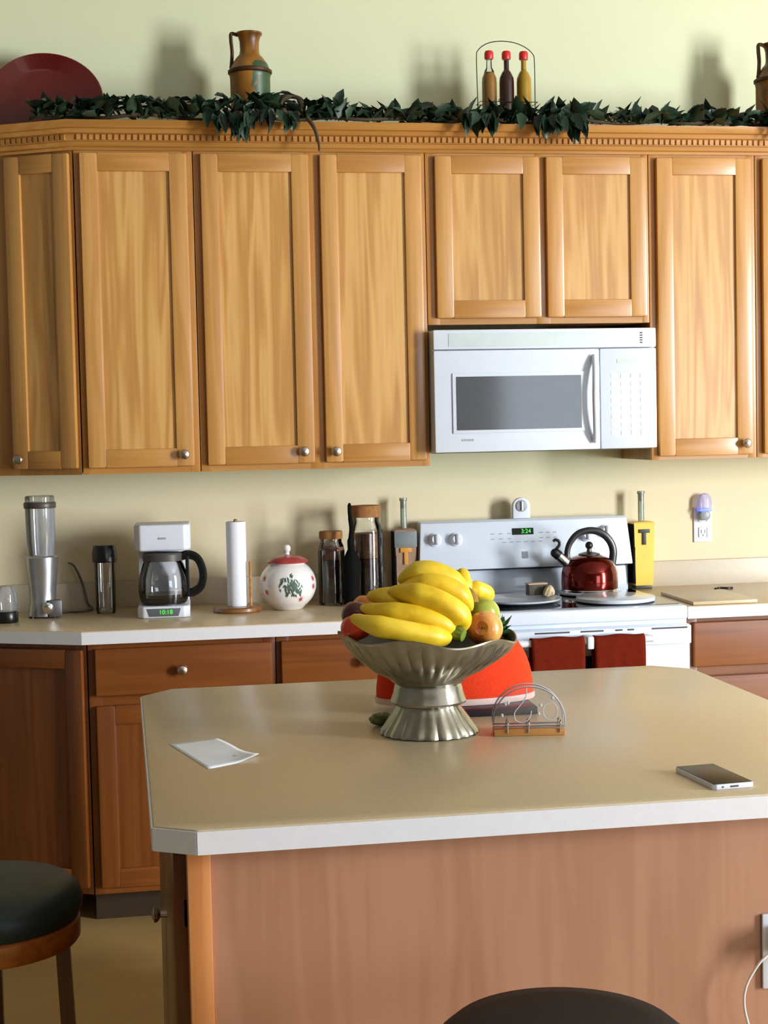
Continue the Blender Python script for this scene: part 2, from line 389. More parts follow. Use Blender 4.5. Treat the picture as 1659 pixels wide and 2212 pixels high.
upper('upper_cabinet', 'tall single-door oak wall cabinet beside the angled end cabinet, above the coffee maker', -1.130, -.756, ZB, ZT, [(-1.112, -.775, 1.398, 2.394, (-.809, 1.436))])
upper('upper_cabinet', 'two-door oak wall cabinet with two knobs close together, directly left of the microwave', -.755, -.0, ZB, ZT, [(-.733, -.385, 1.398, 2.394, (-.423, 1.436)), (-.349, -.014, 1.398, 2.394, (-.318, 1.434))])
upper('upper_cabinet', 'short two-door oak wall cabinet above the white microwave', .001, .764, 1.842, ZT, [(.030, .384, 1.862, 2.392, None), (.406, .752, 1.862, 2.392, None)])
upper('upper_cabinet', 'tall single-door oak wall cabinet right of the microwave, above the wall outlet', .765, 1.142, ZB, ZT, [(.788, 1.124, 1.390, 2.392, (1.092, 1.428))])
upper('upper_cabinet', 'oak wall cabinet at the right picture edge, only its left frame showing', 1.143, 1.60, ZB, ZT, [(1.163, 1.58, 1.390, 2.392, None)])
# angled end cabinet
AA = math.radians(27)
def angled(name, label, corner, face, z0, z1, ydepth, mats, frm, doorz, kn, dl=.012, toe=False):
    t = thing(name, label, 'cabinet', (corner[0], corner[1], z0), -AA)
    ca, sa = math.cos(AA), math.sin(AA); h = z1-z0
    def loc(wx, wy):
        dx, dy = wx-corner[0], wy-corner[1]; return (dx*ca-dy*sa, dx*sa+dy*ca)
    end = (corner[0]-face*ca, corner[1]+face*sa)
    i = .021
    pts = [loc(corner[0]-.004, corner[1]+i+.006), loc(corner[0]-.004, -.002), loc(end[0], -.002), loc(end[0]+i*sa, end[1]+i*ca)]
    MB().prism(pts, 0.001, h).build('carcass', frm, t)
    fr = MB(); l0 = -face+.03; l1 = -.03
    d0 = l0+dl; d1 = l1+.02
    fr.box(-face, d0+.014, 0, .0195, 0, h, .0008).prism([(l1-.012, 0), (-.002, 0), (-.002-.0195*math.tan(AA), .0195), (l1-.012, .0195)], 0, h)
    fr.box(d0+.014, l1-.012, .0005, .0195, 0, .035).box(d0+.014, l1-.012, .0005, .0195, h-.05, h)
    fr.build('face_frame', frm, t)
    door(t, d0, d1, doorz[0]-z0, doorz[1]-z0, (d0+kn[0], kn[1]-z0) if kn else None, mats)
    return t
angled('upper_cabinet', 'narrow angled end wall cabinet at the far left below the red platter', (-1.131, YF), .345, ZB, ZT, .33, (OAK, OAKH, OAKP), OAKF, (1.398, 2.394), (.03, 1.43), .075)

# crown moulding swept along the cabinet tops, with a dentil row
def crown():
    ca, sa = math.cos(AA), math.sin(AA)
    c = Vector((-1.131, YF)); L = c+Vector((-ca, sa))*.345; Rr = Vector((1.60, YF))
    Lw = Vector((L.x, -.004)); path = [Lw, L, c, Rr]
    nrm = []
    for a, b in zip(path, path[1:]):
        d = (b-a).normalized(); nrm.append(Vector((d.y, -d.x)))
    offs = []
    for i in range(len(path)):
        if i == 0: m = nrm[0]
        elif i == len(path)-1: m = nrm[-1]
        else:
            s = (nrm[i-1]+nrm[i]); m = s/(s.dot(nrm[i]))
        offs.append(m)
    prof = [(.001, 2.402), (.012, 2.402), (.014, 2.410), (.020, 2.414), (.024, 2.426), (.030, 2.428), (.034, 2.446), (.048, 2.450), (.052, 2.462), (.064, 2.464), (.070, 2.474), (.072, 2.486), (.060, 2.488), (.001, 2.488)]
    t = MB(); vs, fs = [], []; n = len(prof)
    for i, p in enumerate(path):
        for o, z in prof:
            q = p+offs[i]*o; vs.append((q.x, q.y, z))
    for i in range(len(path)-1):
        for k in range(n):
            k2 = (k+1) % n; fs.append((i*n+k, i*n+k2, (i+1)*n+k2, (i+1)*n+k))
    fs.append(tuple(range(n))); fs.append(tuple((len(path)-1)*n+k for k in range(n))[::-1])
    t.faces(vs, fs)
    bmesh.ops.recalc_face_normals(t.bm, faces=t.bm.faces)
    for s in (1, 2):
        a, b = path[s], path[s+1]; d = (b-a); ln = d.length; d.normalize(); ang = math.atan2(d.y, d.x)
        k = 0.02
        while k < ln-.01:
            q = a+d*k+nrm[s]*.030
            t.box(-.0062, .0062, -.0085, .006, 2.430, 2.4465, 0, 0, T(q.x, q.y, 0) @ RZ(ang)); k += .0195
    o = t.build('crown_molding', OAKH)
    tag(o, 'oak crown molding with a row of small dentil blocks along the wall cabinet tops', 'molding')
crown()

# base cabinets
def base(name, label, x0, x1, dr, doors, kn, knx=None, drawers=None):
    t = thing(name, label, 'cabinet', (x0, -.605, 0)); w = x1-x0
    MB().box(.001, w-.001, .02, .60, .10, .872).build('carcass', BAS, t)
    MB().box(.001, w-.001, .075, .59, 0, .099).build('toe_kick', TOE, t)
    fr = MB().box(.001, .04, 0, .0195, .10, .872, .0008).box(w-.04, w-.001, 0, .0195, .10, .872, .0008)
    fr.box(.04, w-.04, .0005, .0195, .10, .135, 0, 1).box(.04, w-.04, .0005, .0195, .845, .872, 0, 1).box(.04, w-.04, .0005, .0195, .675, .72, 0, 1)
    fr.build('face_frame', [BAS, BASH], t)
    for a, b, z0, z1 in dr:
        d = MB().box(a-x0, b-x0, -.02, 0, z0, z1, .006, 0, None, 3).build('drawer', BASH, t)
        if kn: knob(d, (a+b)/2-x0 if knx is None else knx-x0, (z0+z1)/2)
    for a, b in doors:
        door(t, a-x0, b-x0, .122, .682, None, (BAS, BASH, BAS))
    return t
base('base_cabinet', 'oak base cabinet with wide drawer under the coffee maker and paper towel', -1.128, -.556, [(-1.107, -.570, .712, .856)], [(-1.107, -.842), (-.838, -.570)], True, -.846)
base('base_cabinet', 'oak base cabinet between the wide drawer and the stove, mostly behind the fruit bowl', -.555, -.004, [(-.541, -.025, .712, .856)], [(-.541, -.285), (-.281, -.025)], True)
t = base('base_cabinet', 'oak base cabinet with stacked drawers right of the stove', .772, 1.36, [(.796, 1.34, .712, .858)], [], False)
for z0, z1 in ((.42, .682), (.125, .39)):
    MB().box(.024, .568, -.02, 0, z0, z1, .006, 0, None, 3).build('drawer', BASH, t)
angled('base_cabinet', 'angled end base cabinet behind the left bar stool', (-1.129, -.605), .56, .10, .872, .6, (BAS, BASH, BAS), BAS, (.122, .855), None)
ca, sa = math.cos(AA), math.sin(AA)

# counters
def counter(name, label, pts, edge, z0=.874, z1=.914):
    t = thing(name, label, 'countertop', (0, 0, 0))
    MB().prism(pts, z0, z1, .003).build('slab', LAM, t)
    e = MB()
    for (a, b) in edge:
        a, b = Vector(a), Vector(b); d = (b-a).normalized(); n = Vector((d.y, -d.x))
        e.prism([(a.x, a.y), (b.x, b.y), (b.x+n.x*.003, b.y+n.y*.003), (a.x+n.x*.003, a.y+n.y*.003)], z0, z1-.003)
    e.build('lit_edge', LAME, t)['label'] = 'countertop edge coloured paler as if window-lit'
    return t
cl = (-1.143, -.642); ce = (cl[0]-.62*ca, cl[1]+.62*sa)
t = counter('countertop', 'beige laminate countertop left of the stove, holding the coffee maker and jars', [cl, (-.004, -.642), (-.004, -.021), (ce[0], -.021), ce], [(cl, (-.004, -.642)), (ce, cl)])
MB().box(ce[0], -.004, -.0205, -.002, .876, 1.004, .003).build('backsplash', LAMB, t)
t = counter('countertop', 'beige laminate countertop right of the stove below the outlet', [(.769, -.642), (1.55, -.642), (1.55, -.021), (.769, -.021)], [((.769, -.642), (1.55, -.642))])
MB().box(.769, 1.55, -.0205, -.002, .876, 1.004, .003).build('backsplash', LAMB, t)
tag(MB().prism([(.793, -.628), (1.012, -.628), (1.03, -.30), (.80, -.30)], .9145, .926, .003).build('cutting_board', LAM), 'thin beige cutting board with pale edge lying on the counter right of the stove', 'cutting board')
tag(MB().tube(spline([(1.03, -.215, .918), (1.05, -.20, .919), (1.08, -.205, .918), (1.10, -.20, .918)]), .004, 6).build('twist_tie', BLACK), 'tiny dark scrap lying on the counter right of the stove', 'scrap')

# ------------------------------------------------------------------ island
t = thing('kitchen_island', 'large kitchen island with beige top and brown wood panelled front', 'kitchen island', (0, 0, 0))
ip = [(-.917, -3.087), (.20, -3.087), (.327, -3.00), (.327, -1.85), (.25, -1.776), (-.912, -1.776), (-.981, -1.856), (-.981, -3.045)]
MB().prism(ip, .876, .914, .004).build('worktop', LAM, t)
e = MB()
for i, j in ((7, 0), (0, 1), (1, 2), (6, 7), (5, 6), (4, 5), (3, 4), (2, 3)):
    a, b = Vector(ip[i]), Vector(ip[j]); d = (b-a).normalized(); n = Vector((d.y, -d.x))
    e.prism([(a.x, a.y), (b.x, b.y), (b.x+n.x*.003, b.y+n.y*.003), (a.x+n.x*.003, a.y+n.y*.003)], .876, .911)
e.build('lit_edge', LAME, t)['label'] = 'island top edge coloured whiter as if window-lit'
MB().box(-.905, .262, -3.02, -1.82, .09, .874).build('carcass', VEN, t)
MB().box(-.87, .24, -2.98, -1.86, 0, .0895).build('plinth', DKWOOD, t)
MB().box(-.896, .262, -3.05, -3.0205, .0, .8745).build('front_panel', VEN, t)
MB().box(-.932, -.8965, -3.056, -3.0, 0, .8745, .002).build('corner_post', VENS, t)['label'] = 'lighter orange corner post'
for i, (a, b) in enumerate(((-2.985, -2.42), (-2.405, -1.84))):
    dm = MB().box(-.952, -.9055, a, b, .13, .85, .004).build('door', BAS, t)
    if i == 0: MB().lathe([(0, 0), (.007, 0), (.006, .012), (.014, .018), (.015, .024), (0, .03)], 16, M=T(-.952, b-.05 if i == 0 else a+.10, .60) @ RY(-PI/2)).build('knob', NICKEL, dm)
MB().box(-.936, -.931, -2.998, -2.988, .74, .78, .001).build('hinge', BLACKM, t)

# outlet on the island front and charger
t = thing('wall_outlet', 'large white outlet plate on the front of the island at the right edge', 'outlet', (.022, -3.0502, .648))
MB().box(-.036, .036, -.006, 0, -.0615, .0615, .003).build('plate', WHITE2, t)
for z in (-.026, .026):
    s = MB().box(-.017, .017, -.008, -.0055, z-.018, z+.018, .004).build('socket', WHITE2, t)
    MB().box(-.008, -.005, -.0085, -.0075, z-.006, z+.008).box(.005, .008, -.0085, -.0075, z-.006, z+.008).build('slots', DGREY, s)
t = thing('phone_charger', 'white charger plugged into the island outlet with a thin curved white cord', 'charger', (.026, -3.0585, .672))
MB().box(-.02, .02, -.034, 0, -.022, .022, .005).build('plug', WHITE2, t)
pp = [(-.02, -.02, -.012), (-.035, -.022, -.016), (-.058, -.022, -.035), (-.078, -.02, -.07), (-.081, -.02, -.105), (-.068, -.02, -.15), (-.045, -.02, -.19), (-.03, -.018, -.26), (-.03, -.012, -.36), (-.05, -.01, -.52), (-.1, -.01, -.667), (-.2, -.02, -.667)]
MB().tube(spline(pp, 8), .0022, 8).build('cord', CORDW, t)

# ------------------------------------------------------------------ stools
def stool(label, loc, vinyl, rz=0):
    t = thing('bar_stool', label, 'stool', loc, rz); R = .172; zt = .700
    MB().lathe([(0, zt-.075), (R-.004, zt-.075), (R+.004, zt-.06), (R+.006, zt-.045), (R, zt-.025), (R-.018, zt-.010), (R-.06, zt-.002), (0, zt)], 48).build('seat_cushion', vinyl, t)
    MB().lathe([(R-.03, zt-.118), (R-.004, zt-.118), (R, zt-.112), (R, zt-.08), (R-.006, zt-.0755), (0, zt-.0755), (0, zt-.085), (R-.03, zt-.09), (R-.03, zt-.118)], 48).build('apron', APRON, t)
    for k in range(4):
        a = k*PI/2; M = RZ(a)
        MB().prism([(-.013, -.016), (.013, -.016), (.013, .016), (-.013, .016)], 0, 1, 0, 0, M @ Matrix(((1, 0, .022, R-.035), (0, 1, 0, 0), (0, 0, -(zt-.09), zt-.09), (0, 0, 0, 1)))).build('leg', DKWOOD, t)
    r = R-.02
    MB().tube([(r*math.cos(2*PI*i/32), r*math.sin(2*PI*i/32), .22) for i in range(32)], .009, 8, closed=True).build('foot_ring', DKWOOD, t)
    return t
stool('round bar stool with dark green-black cushion at the lower left, left of the island', (-1.283, -2.50, 0), VINYLG)
stool('dark brown-black round stool seat rising at the bottom edge in front of the island', (-.445, -3.395, 0), VINYLB, .6)

# ------------------------------------------------------------------ microwave
t = thing('microwave', 'white over-the-range microwave with dark glass window under the short cabinet', 'microwave', (.003, -.40, 1.421))
W_, H_ = .757, .4
MB().box(0, W_, .022, .396, 0, H_, .004).build('body', WHITE, t)
MB().box(.01, W_-.01, .05, .38, -.003, -.0005).build('underside', DGREY, t)
g = MB().box(0, W_, 0, .0215, .335, H_, .006).build('vent_grille', WHITE, t)
v = MB().box(.05, .715, -.0015, .002, .345, .388, .001)
v.build('grille_panel', VENT, g)
v = MB()
for i in range(5): v.box(.700, .7005+.008, -.0025, -.001, .349+i*.008, .353+i*.008)
v.build('louvre', SLOT, g)
d = MB().box(0, .56, 0, .0215, .0, .333, .006)
dd = d.build('door', WHITE, t)
fr = MB().prism([(.06, .062), (.507, .062), (.507, .258), (.06, .258)], 0, .004, .0015, 0, T(0, -.0005, 0) @ RX(PI/2)).build('window_frame', WHITE, dd)
MB().box(.0725, .4945, -.0058, -.0047, .072, .2465).build('window_pane', MWGLASS, dd)['label'] = 'dark grey window pane'
h = []
MB().tube(spline([(.540, -.006, .025), (.537, -.022, .06), (.534, -.030, .12), (.533, -.031, .17), (.534, -.030, .21), (.537, -.022, .27), (.540, -.006, .31)], 5), [.009]*31, 12, flat=(1.1, 1)).build('handle', WHITE2, dd)
cp = MB().box(.562, W_, 0, .0215, .0, .333, .006).build('control_panel', WHITE, t)
MB().box(.62, .69, -.0012, .0005, .283, .296).build('display', plain('display_mint', srgb(196, 214, 204), .3), cp)
b = MB()
for r in range(8):
    for c in range(4): b.box(.598+c*.034, .624+c*.034, -.0012, .0005, .045+r*.027, .060+r*.027, .0004)
b.build('button_pad', plain('button_offwhite', srgb(236, 240, 242), .4), cp)
m_ = MB()
for i in range(5): m_.box(.088+i*.0085, .088+i*.0085+.006, -.0008, .0005, .036, .043)
m_.build('nameplate', GREYPRINT, dd)

# ------------------------------------------------------------------ range
t = thing('kitchen_range', 'white electric range with black glass cooktop and a control console', 'stove', (.003, 0, 0))
WR = .757
MB().box(0, WR, -.655, -.03, .05, .895, .004).build('body', WHITE, t)
MB().box(.0, WR, -.668, -.075, .876, .9205, .010, 0, None, 3).build('cooktop_frame', WHITE, t)
MB().box(.028, WR-.012, -.622, -.095, .9206, .9225).build('glass_cooktop', BGLASS, t)['label'] = 'black glass cooktop'
bk = MB().prism([(-.075, .896), (-.068, 1.0), (-.02, 1.0), (-.02, .896)], 0, WR, .003, 0, Matrix(((0, 0, 1, 0), (1, 0, 0, 0), (0, 1, 0, 0), (0, 0, 0, 1)))).build('riser', WHITE, t)
MB().box(.01, WR-.01, -.07, -.025, 1.0, 1.008).build('riser_gap_shadow', SLOT, t)  # gap under the console filled dark, its shadow put into the colour
ym = lambda z: -.112+(z-1.008)*.16
con = MB().prism([(ym(1.008), 1.008), (ym(1.176), 1.170), (ym(1.176)+.012, 1.178), (-.02, 1.178), (-.02, 1.008)], 0, WR, .004, 0, Matrix(((0, 0, 1, 0), (1, 0, 0, 0), (0, 1, 0, 0), (0, 0, 0, 1))))
for vtx in con.bm.verts:                       # the console narrows a touch towards its top
    k = (vtx.co.z-1.008)/.17; s = .006-k*.012
    vtx.co.x += (-s if vtx.co.x < WR/2 else s)
cons = con.build('console', WHITE, t)
TILT = math.atan(.16)
def on_console(x, z, off=0): return T(x, ym(z)-off, z) @ RX(PI/2-TILT*-1*-1)
for kx, kz in ((.053, 1.114), (.127, 1.113), (.597, 1.114), (.667, 1.124)):
    MB().lathe([(0, 0), (.024, 0), (.024, .004), (.019, .008), (.017, .022), (.014, .025), (0, .025)], 24, M=on_console(kx, kz)).box(-.004, .004, -.018, .018, .024, .030, .002, 1, on_console(kx, kz)).build('knob', [WHITE2, GREYP], cons)
dsp = MB().box(-.038, .038, -.0115, .0115, 0, .0015, 0, 0, on_console(.369, 1.134)).build('display', SCREEN, cons)
text_mesh('digits', '3:24', .021, GREEN, dsp, on_console(.380, 1.134, .0018))
m_ = MB()
for i in range(3):
    for j in (0, 1):
        m_.box(-.006, .006, -.0012, .0012, 0, .001, 0, 0, on_console(.26+i*.03, 1.128-j*.018)); m_.box(-.006, .006, -.0012, .0012, 0, .001, 0, 0, on_console(.435+i*.025, 1.128-j*.018))
for i in range(6): m_.box(-.007, .007, -.001, .001, 0, .001, 0, 0, on_console(.30+i*.026, 1.098))
m_.build('printed_marks', GREYPRINT, cons)
MB().box(-.011, .011, -.012, .012, 0, .0012, 0, 0, on_console(.372, 1.052)).build('badge', plain('badge_grey', srgb(140, 148, 160), .5, var=.3, scale=200), cons)
# oven front
ov = MB().box(.001, WR-.001, -.684, -.656, .30, .864, .005).build('oven_door', WHITE, t)
MB().box(.001, WR-.001, -.700, -.6845, .803, .862, .004).build('door_band', WHITE, ov)
for a, b in ((.244, .356), (.392, .466), (.505, .528), (.545, .566), (.625, .742)): MB().box(a, b, -.7015, -.7001, .8525, .8575).build('vent_slot', SLOT, ov)
MB().box(.10, .580, -.6865, -.6835, .40, .775, .003).build('oven_window', BGLASS, ov)
MB().tube([(.175, -.735, .829), (.615, -.735, .829)], .011, 12).box(.178, .200, -.735, -.699, .818, .840, .004).box(.590, .612, -.735, -.699, .818, .840, .004).box(.3975, .4185, -.756, -.699, .806, .846, .005).build('handle', WHITE2, ov)
MB().box(.001, WR-.001, -.68, -.656, .06, .292, .005).build('storage_drawer', WHITE, t)
MB().box(.02, WR-.02, -.62, -.05, 0, .0495).build('plinth', BLACKM, t)

# towels hung over the oven handle
def towel(label, x0, x1, zb):
    nx, prof = 14, []
    yc, zc, r = -.735, .829, .0165
    for i in range(7): prof.append((yc+r, zb+.12+(zc-zb-.12)*i/6))
    for i in range(1, 8): a = PI*i/8; prof.append((yc+r*math.cos(a), zc+r*math.sin(a)))
    for i in range(12): prof.append((yc-r-.002*math.sin(i*.9), zc-(zc-zb)*i/11))
    vs, fs = [], []; n = len(prof); cx = (x0+x1)/2
    for i in range(nx+1):
        u = i/nx
        for k, (y, z) in enumerate(prof):
            wv = .004*math.sin(u*11+z*9)*max(0, (zc-z)*8) if k > 13 else 0
            vs.append((x0+(x1-x0)*u-cx, y-abs(wv), z-.002*math.sin(u*PI*3)))
    for i in range(nx):
        for k in range(n-1): fs.append((i*n+k, (i+1)*n+k, (i+1)*n+k+1, i*n+k+1))
    m = MB().faces(vs, fs)
    o = m.build('kitchen_towel', TOWEL, None, (cx, 0, 0), ang=80)
    md = o.modifiers.new('thick', 'SOLIDIFY'); md.thickness = .003; md.offset = 0
    return tag(o, label, 'towel', 'towels on the oven handle')
towel('rust-red towel on the oven handle, the left one nearer the fruit bowl', .222, .392, .60)
towel('rust-red towel on the oven handle, the right one below the kettle', .424, .588, .59)

# things on the cooktop
tag(MB().lathe([(0, 0), (.122, 0), (.129, .004), (.129, .014), (.125, .0165), (0, .0165)], 48).build('burner_cover', WHITE, None, (.578, -.488, .923)), 'round white metal burner cover on the front right of the cooktop, before the kettle', 'burner cover', 'burner covers')
tag(MB().lathe([(0, 0), (.100, 0), (.106, .004), (.106, .010), (.103, .0120), (0, .0120)], 48).build('burner_cover', WHITE, None, (.562, -.257, .923)), 'smaller round white burner cover underneath the red kettle', 'burner cover', 'burner covers')
tag(MB().lathe([(0, 0), (.10, 0), (.138, .010), (.142, .016), (.136, .016), (.10, .006), (0, .006)], 48).build('spoon_rest_plate', WHITE, None, (.265, -.43, .923)), 'round white plate on the left of the cooktop behind the bananas', 'plate')
b = thing('small_box', 'small dark brown box with a tan top on the white plate on the stove', 'box', (.345, -.368, .9392), .1)
MB().box(-.034, .030, -.016, .016, 0, .036, .002).build('body', BROWNBOX, b); MB().box(-.036, .032, -.018, .018, .0362, .041, .001).build('lid', TANLID, b)
for i, (x, y, a, lb) in enumerate(((.378, -.405, .3, 'small tan shell-shaped piece on the white plate beside the dark box, left of its twin'), (.401, -.392, -.5, 'small tan shell-shaped piece at the right rim of the white plate on the stove'))):
    m = MB().lathe([(0, 0), (.010, .001), (.013, .012), (.011, .026), (.006, .034), (0, .036)], 14, mod=lambda a_, r, z: r*(1+.12*math.cos(7*a_)), M=RX(.25) @ RY(.3-.5*i))
    o = tag(m.build('salt_shell', TAN, None, (x-.012, y, .9395), a), lb, 'shell')

# kettle
t = thing('tea_kettle', 'glossy red tea kettle with black arched handle on the right of the stove', 'kettle', (.560, -.262, .9353))
MB().lathe([(0, 0), (.090, 0), (.095, .004), (.0965, .03), (.0955, .06), (.090, .082), (.078, .102), (.060, .115), (.04, .122), (0, .124)], 48).build('body', KETTLE, t)
MB().lathe([(.091, -.0002), (.0962, -.0002), (.0965, .006), (.095, .008), (.091, .006), (.091, -.0002)], 48).build('base_ring', CHROME, t)
ld = MB().lathe([(0, .1215), (.038, .1215), (.036, .127), (.018, .132), (.009, .134), (.007, .146), (0, .146)], 32).build('lid', plain('lid_dark_steel', srgb(90, 86, 78), .3, metal=.8), t)
MB().ball(.0135, (0, 0, .155)).build('lid_knob', BLACK, ld)
hp = spline([(-.074, 0, .100), (-.078, 0, .13), (-.068, 0, .164), (-.040, 0, .195), (.004, 0, .206), (.046, 0, .195), (.075, 0, .166), (.086, 0, .13), (.080, 0, .088)], 6)
MB().tube(hp, [.0065+.003*(i/len(hp)) for i in range(len(hp))], 10, flat=(1.5, 1)).build('handle', BLACK, t)
sp = MB().tube([(-.070, 0, .088), (-.112, 0, .128)], [.018, .015], 16).build('spout', CHROME, t)
MB().tube([(-.1075, 0, .1235), (-.122, 0, .136)], [.0175, .016], 16).ball(.0155, (-.121, 0, .133)).tube(spline([(-.118, 0, .145), (-.106, 0, .158), (-.106, 0, .172), (-.118, 0, .178), (-.126, 0, .172)], 5), .0055, 8).build('whistle_cap', BLACK, sp)

# kitchen timer on the console
t = thing('kitchen_timer', 'round-topped white dial timer standing on top of the stove console', 'timer', (.374, -.062, 1.1785))
pts = [(-.031, 0), (.031, 0), (.031, .042)]+[(.031*math.cos(PI*i/16), .042+.031*math.sin(PI*i/16)) for i in range(1, 16)]+[(-.031, .042)]
MB().prism(pts, -.012, .012, .003, 0, RX(PI/2)).build('case', WHITE2, t)
dl = MB().lathe([(0, 0), (.021, 0), (.020, .004), (.010, .006), (0, .006)], 24, M=T(0, -.012, .044) @ RX(PI/2)).box(-.003, .003, -.016, .016, .005, .012, .001, 1, T(0, -.012, .044) @ RX(PI/2)).build('dial', [GREYP, WHITE2], t)

# decorative bottles
def square_bottle(label, loc, mats, letter, topband):
    t = thing('square_bottle', label, 'bottle', loc)
    M = MB(); z0, z1 = .012, .236; a, b = .033, .0395
    vs = [(-a, -a*.8, z0), (a, -a*.8, z0), (a, a*.8, z0), (-a, a*.8, z0), (-b, -b*.8, z1), (b, -b*.8, z1), (b, b*.8, z1), (-b, b*.8, z1), (-.03, -.022, z1+.005), (.03, -.022, z1+.005), (.03, .022, z1+.005), (-.03, .022, z1+.005)]
    fs = [(3, 2, 1, 0), (0, 1, 5, 4), (1, 2, 6, 5), (2, 3, 7, 6), (3, 0, 4, 7), (4, 5, 9, 8), (5, 6, 10, 9), (6, 7, 11, 10), (7, 4, 8, 11), (8, 9, 10, 11)]
    M.faces(vs, fs); bmesh.ops.bevel(M.bm, geom=M.bm.edges[:], offset=.002, segments=2, affect='EDGES')
    bd = M.build('body', mats[0], t)
    MB().box(-.030, .030, -.023, .023, 0, .0118, .001).build('foot', DGREY, t)
    MB().box(-b-.001, -b+.006, -b*.8+.002, b*.8, .02, .232).build('dark_side', BLACKM, t)
    MB().lathe([(.011, z1+.0055), (.011, z1+.10), (.0135, z1+.103), (.0135, z1+.112), (.009, z1+.112), (.009, z1+.0055)], 20).build('neck', BOTTLEG, t)
    MB().lathe([(0, z1+.075), (.0087, z1+.075), (.0087, z1+.108), (0, z1+.108)], 16).build('stopper', plain('stopper_brown', srgb(120, 96, 70), .7), t)
    if topband:
        MB().prism([(-.0395, -.0302), (.0395, -.0302), (.0405, .0305), (-.0405, .0305)], .178, .232, .001, 0, T(0, -.0025, 0)).build('shoulder_band', SLATE, t)
    L = MB(); y = -.0325
    L.box(-.020, .020, y-.003, y+.004, .200 if not topband else .160, .213 if not topband else .176, .001)
    L.box(-.007, .006, y-.003, y+.005, .158 if not topband else .118, .202 if not topband else .162, .001)
    L.build('letter', letter, t)['label'] = 'capital letter T'
    return t
square_bottle('tall square yellow bottle with a dark letter T, right of the stove', (.8145, -.065, .9145), (YELLOW,), LETTER, False)
square_bottle('tall square taupe bottle with orange letter T and blue-grey shoulder, left of the stove', (-.046, -.060, .9145), (TAUPE,), ORANGE, True)

# wall outlet with night light
t = thing('wall_outlet', 'white wall outlet plate under the right wall cabinet', 'outlet', (1.068, -.001, 1.131))
MB().box(-.034, .034, -.005, 0, -.0635, .0635, .002).build('plate', WHITE2, t)
for z in (-.028, .028):
    s = MB().box(-.016, .016, -.0065, -.0045, z-.018, z+.018, .004).build('socket', WHITE2, t)
    MB().box(-.008, -.0055, -.007, -.006, z-.004, z+.009).box(.0055, .008, -.007, -.006, z-.004, z+.009).box(-.002, .002, -.007, -.006, z-.013, z-.008).build('slots', DGREY, s)
t = thing('night_light', 'plug-in night light with clear lilac dome and blue glow in the wall outlet', 'night light', (1.068, -.0085, 1.166))
MB().lathe([(0, 0), (.016, 0), (.019, .006), (.019, .026), (.012, .030), (0, .030)], 24, M=T(0, 0, 0) @ RX(PI/2)).build('body', GREYP, t)
MB().box(-.024, .024, -.034, 0, .014, .026, .004).build('collar', LTBLUE, t)
MB().lathe([(.026, 0), (.027, .02), (.024, .038), (.014, .05), (0, .054)], 24, M=T(0, -.017, .0265) @ Matrix.Diagonal((1, .6, 1, 1))).build('dome', DOMEP, t)

# ------------------------------------------------------------------ left counter things
# blender
t = thing('blender', 'silver personal blender with tall clear cup and grey lid on the left counter', 'blender', (-1.275, -.20, .9145))
MB().lathe([(0, .004), (.050, .004), (.050, .012), (.043, .05), (.044, .09), (.051, .15), (.0535, .196), (.051, .199), (.045, .199), (0, .185)], 40).build('base', SILVER, t)
MB().box(.005, .050, -.060, -.03, .002, .058, .006, 0, RZ(.25)).build('control_block', DGREY, t)
MB().lathe([(0, 0), (.019, 0), (.018, .01), (.008, .015), (0, .015)], 20, M=T(.018, -.062, .034) @ RZ(.25) @ RX(PI/2+.2)).build('dial', CHROME, t)
for x, y in ((-.035, -.03), (.035, -.03), (-.035, .03), (.035, .03)): MB().lathe([(0, 0), (.009, 0), (.009, .006), (0, .006)], 12, M=T(x, y, -.0004)).build('foot', BLACK, t)
MB().lathe([(.042, .2), (.047, .25), (.0485, .355), (.046, .355), (.0445, .25), (.0395, .2)], 40).build('cup', CLOUDY, t)
MB().lathe([(0, .3555), (.051, .3555), (.052, .36), (.052, .372), (.05, .375), (0, .375)], 40).build('cup_ring', plain('ring_warm_grey', srgb(72, 64, 58), .4), t)
MB().lathe([(.0475, .3755), (.0475, .392), (.043, .396), (0, .396)], 40).build('lid', thin_glass('lid_smoky', (.8, .82, .78, 1), .1, body=.25, body_col=(.5, .5, .42, 1)), t)
# blender cup at far left
t = thing('blender_cup', 'small clear blender cup with black base at the far left counter edge', 'cup', (-1.385, -.315, .9145))
MB().lathe([(0, 0), (.036, 0), (.038, .004), (.038, .030), (.034, .036), (0, .036)], 32).build('base', BLACK, t)
MB().lathe([(.033, .0365), (.035, .06), (.034, .09), (.026, .112), (.012, .118), (0, .118)], 32).build('cup', CLOUDY, t)
# cord
tag(MB().tube(spline([(-1.215, -.150, .9195), (-1.19, -.14, .9195), (-1.15, -.14, .9195), (-1.125, -.10, .9195), (-1.12, -.06, .921), (-1.135, -.036, .935), (-1.15, -.032, 1.0), (-1.175, -.03, 1.06), (-1.195, -.035, 1.075)], 6), .004, 8).build('power_cord', DGREY), 'dark power cord lying on the counter behind the blender', 'cord')
# tumbler
t = thing('travel_cup', 'clear plastic cup with black screw lid left of the coffee maker', 'cup', (-1.073, -.165, .9145))
MB().lathe([(0, 0), (.031, 0), (.033, .01), (.035, .168), (.0335, .168), (.0315, .012), (0, .006)], 32).build('cup', GLASS, t)
MB().lathe([(0, .169), (.039, .169), (.040, .173), (.040, .203), (.037, .212), (.037, .220), (.034, .226), (0, .226)], 32, mod=lambda a, r, z: r*(1+.012*math.cos(24*a))).build('lid', BLACK, t)

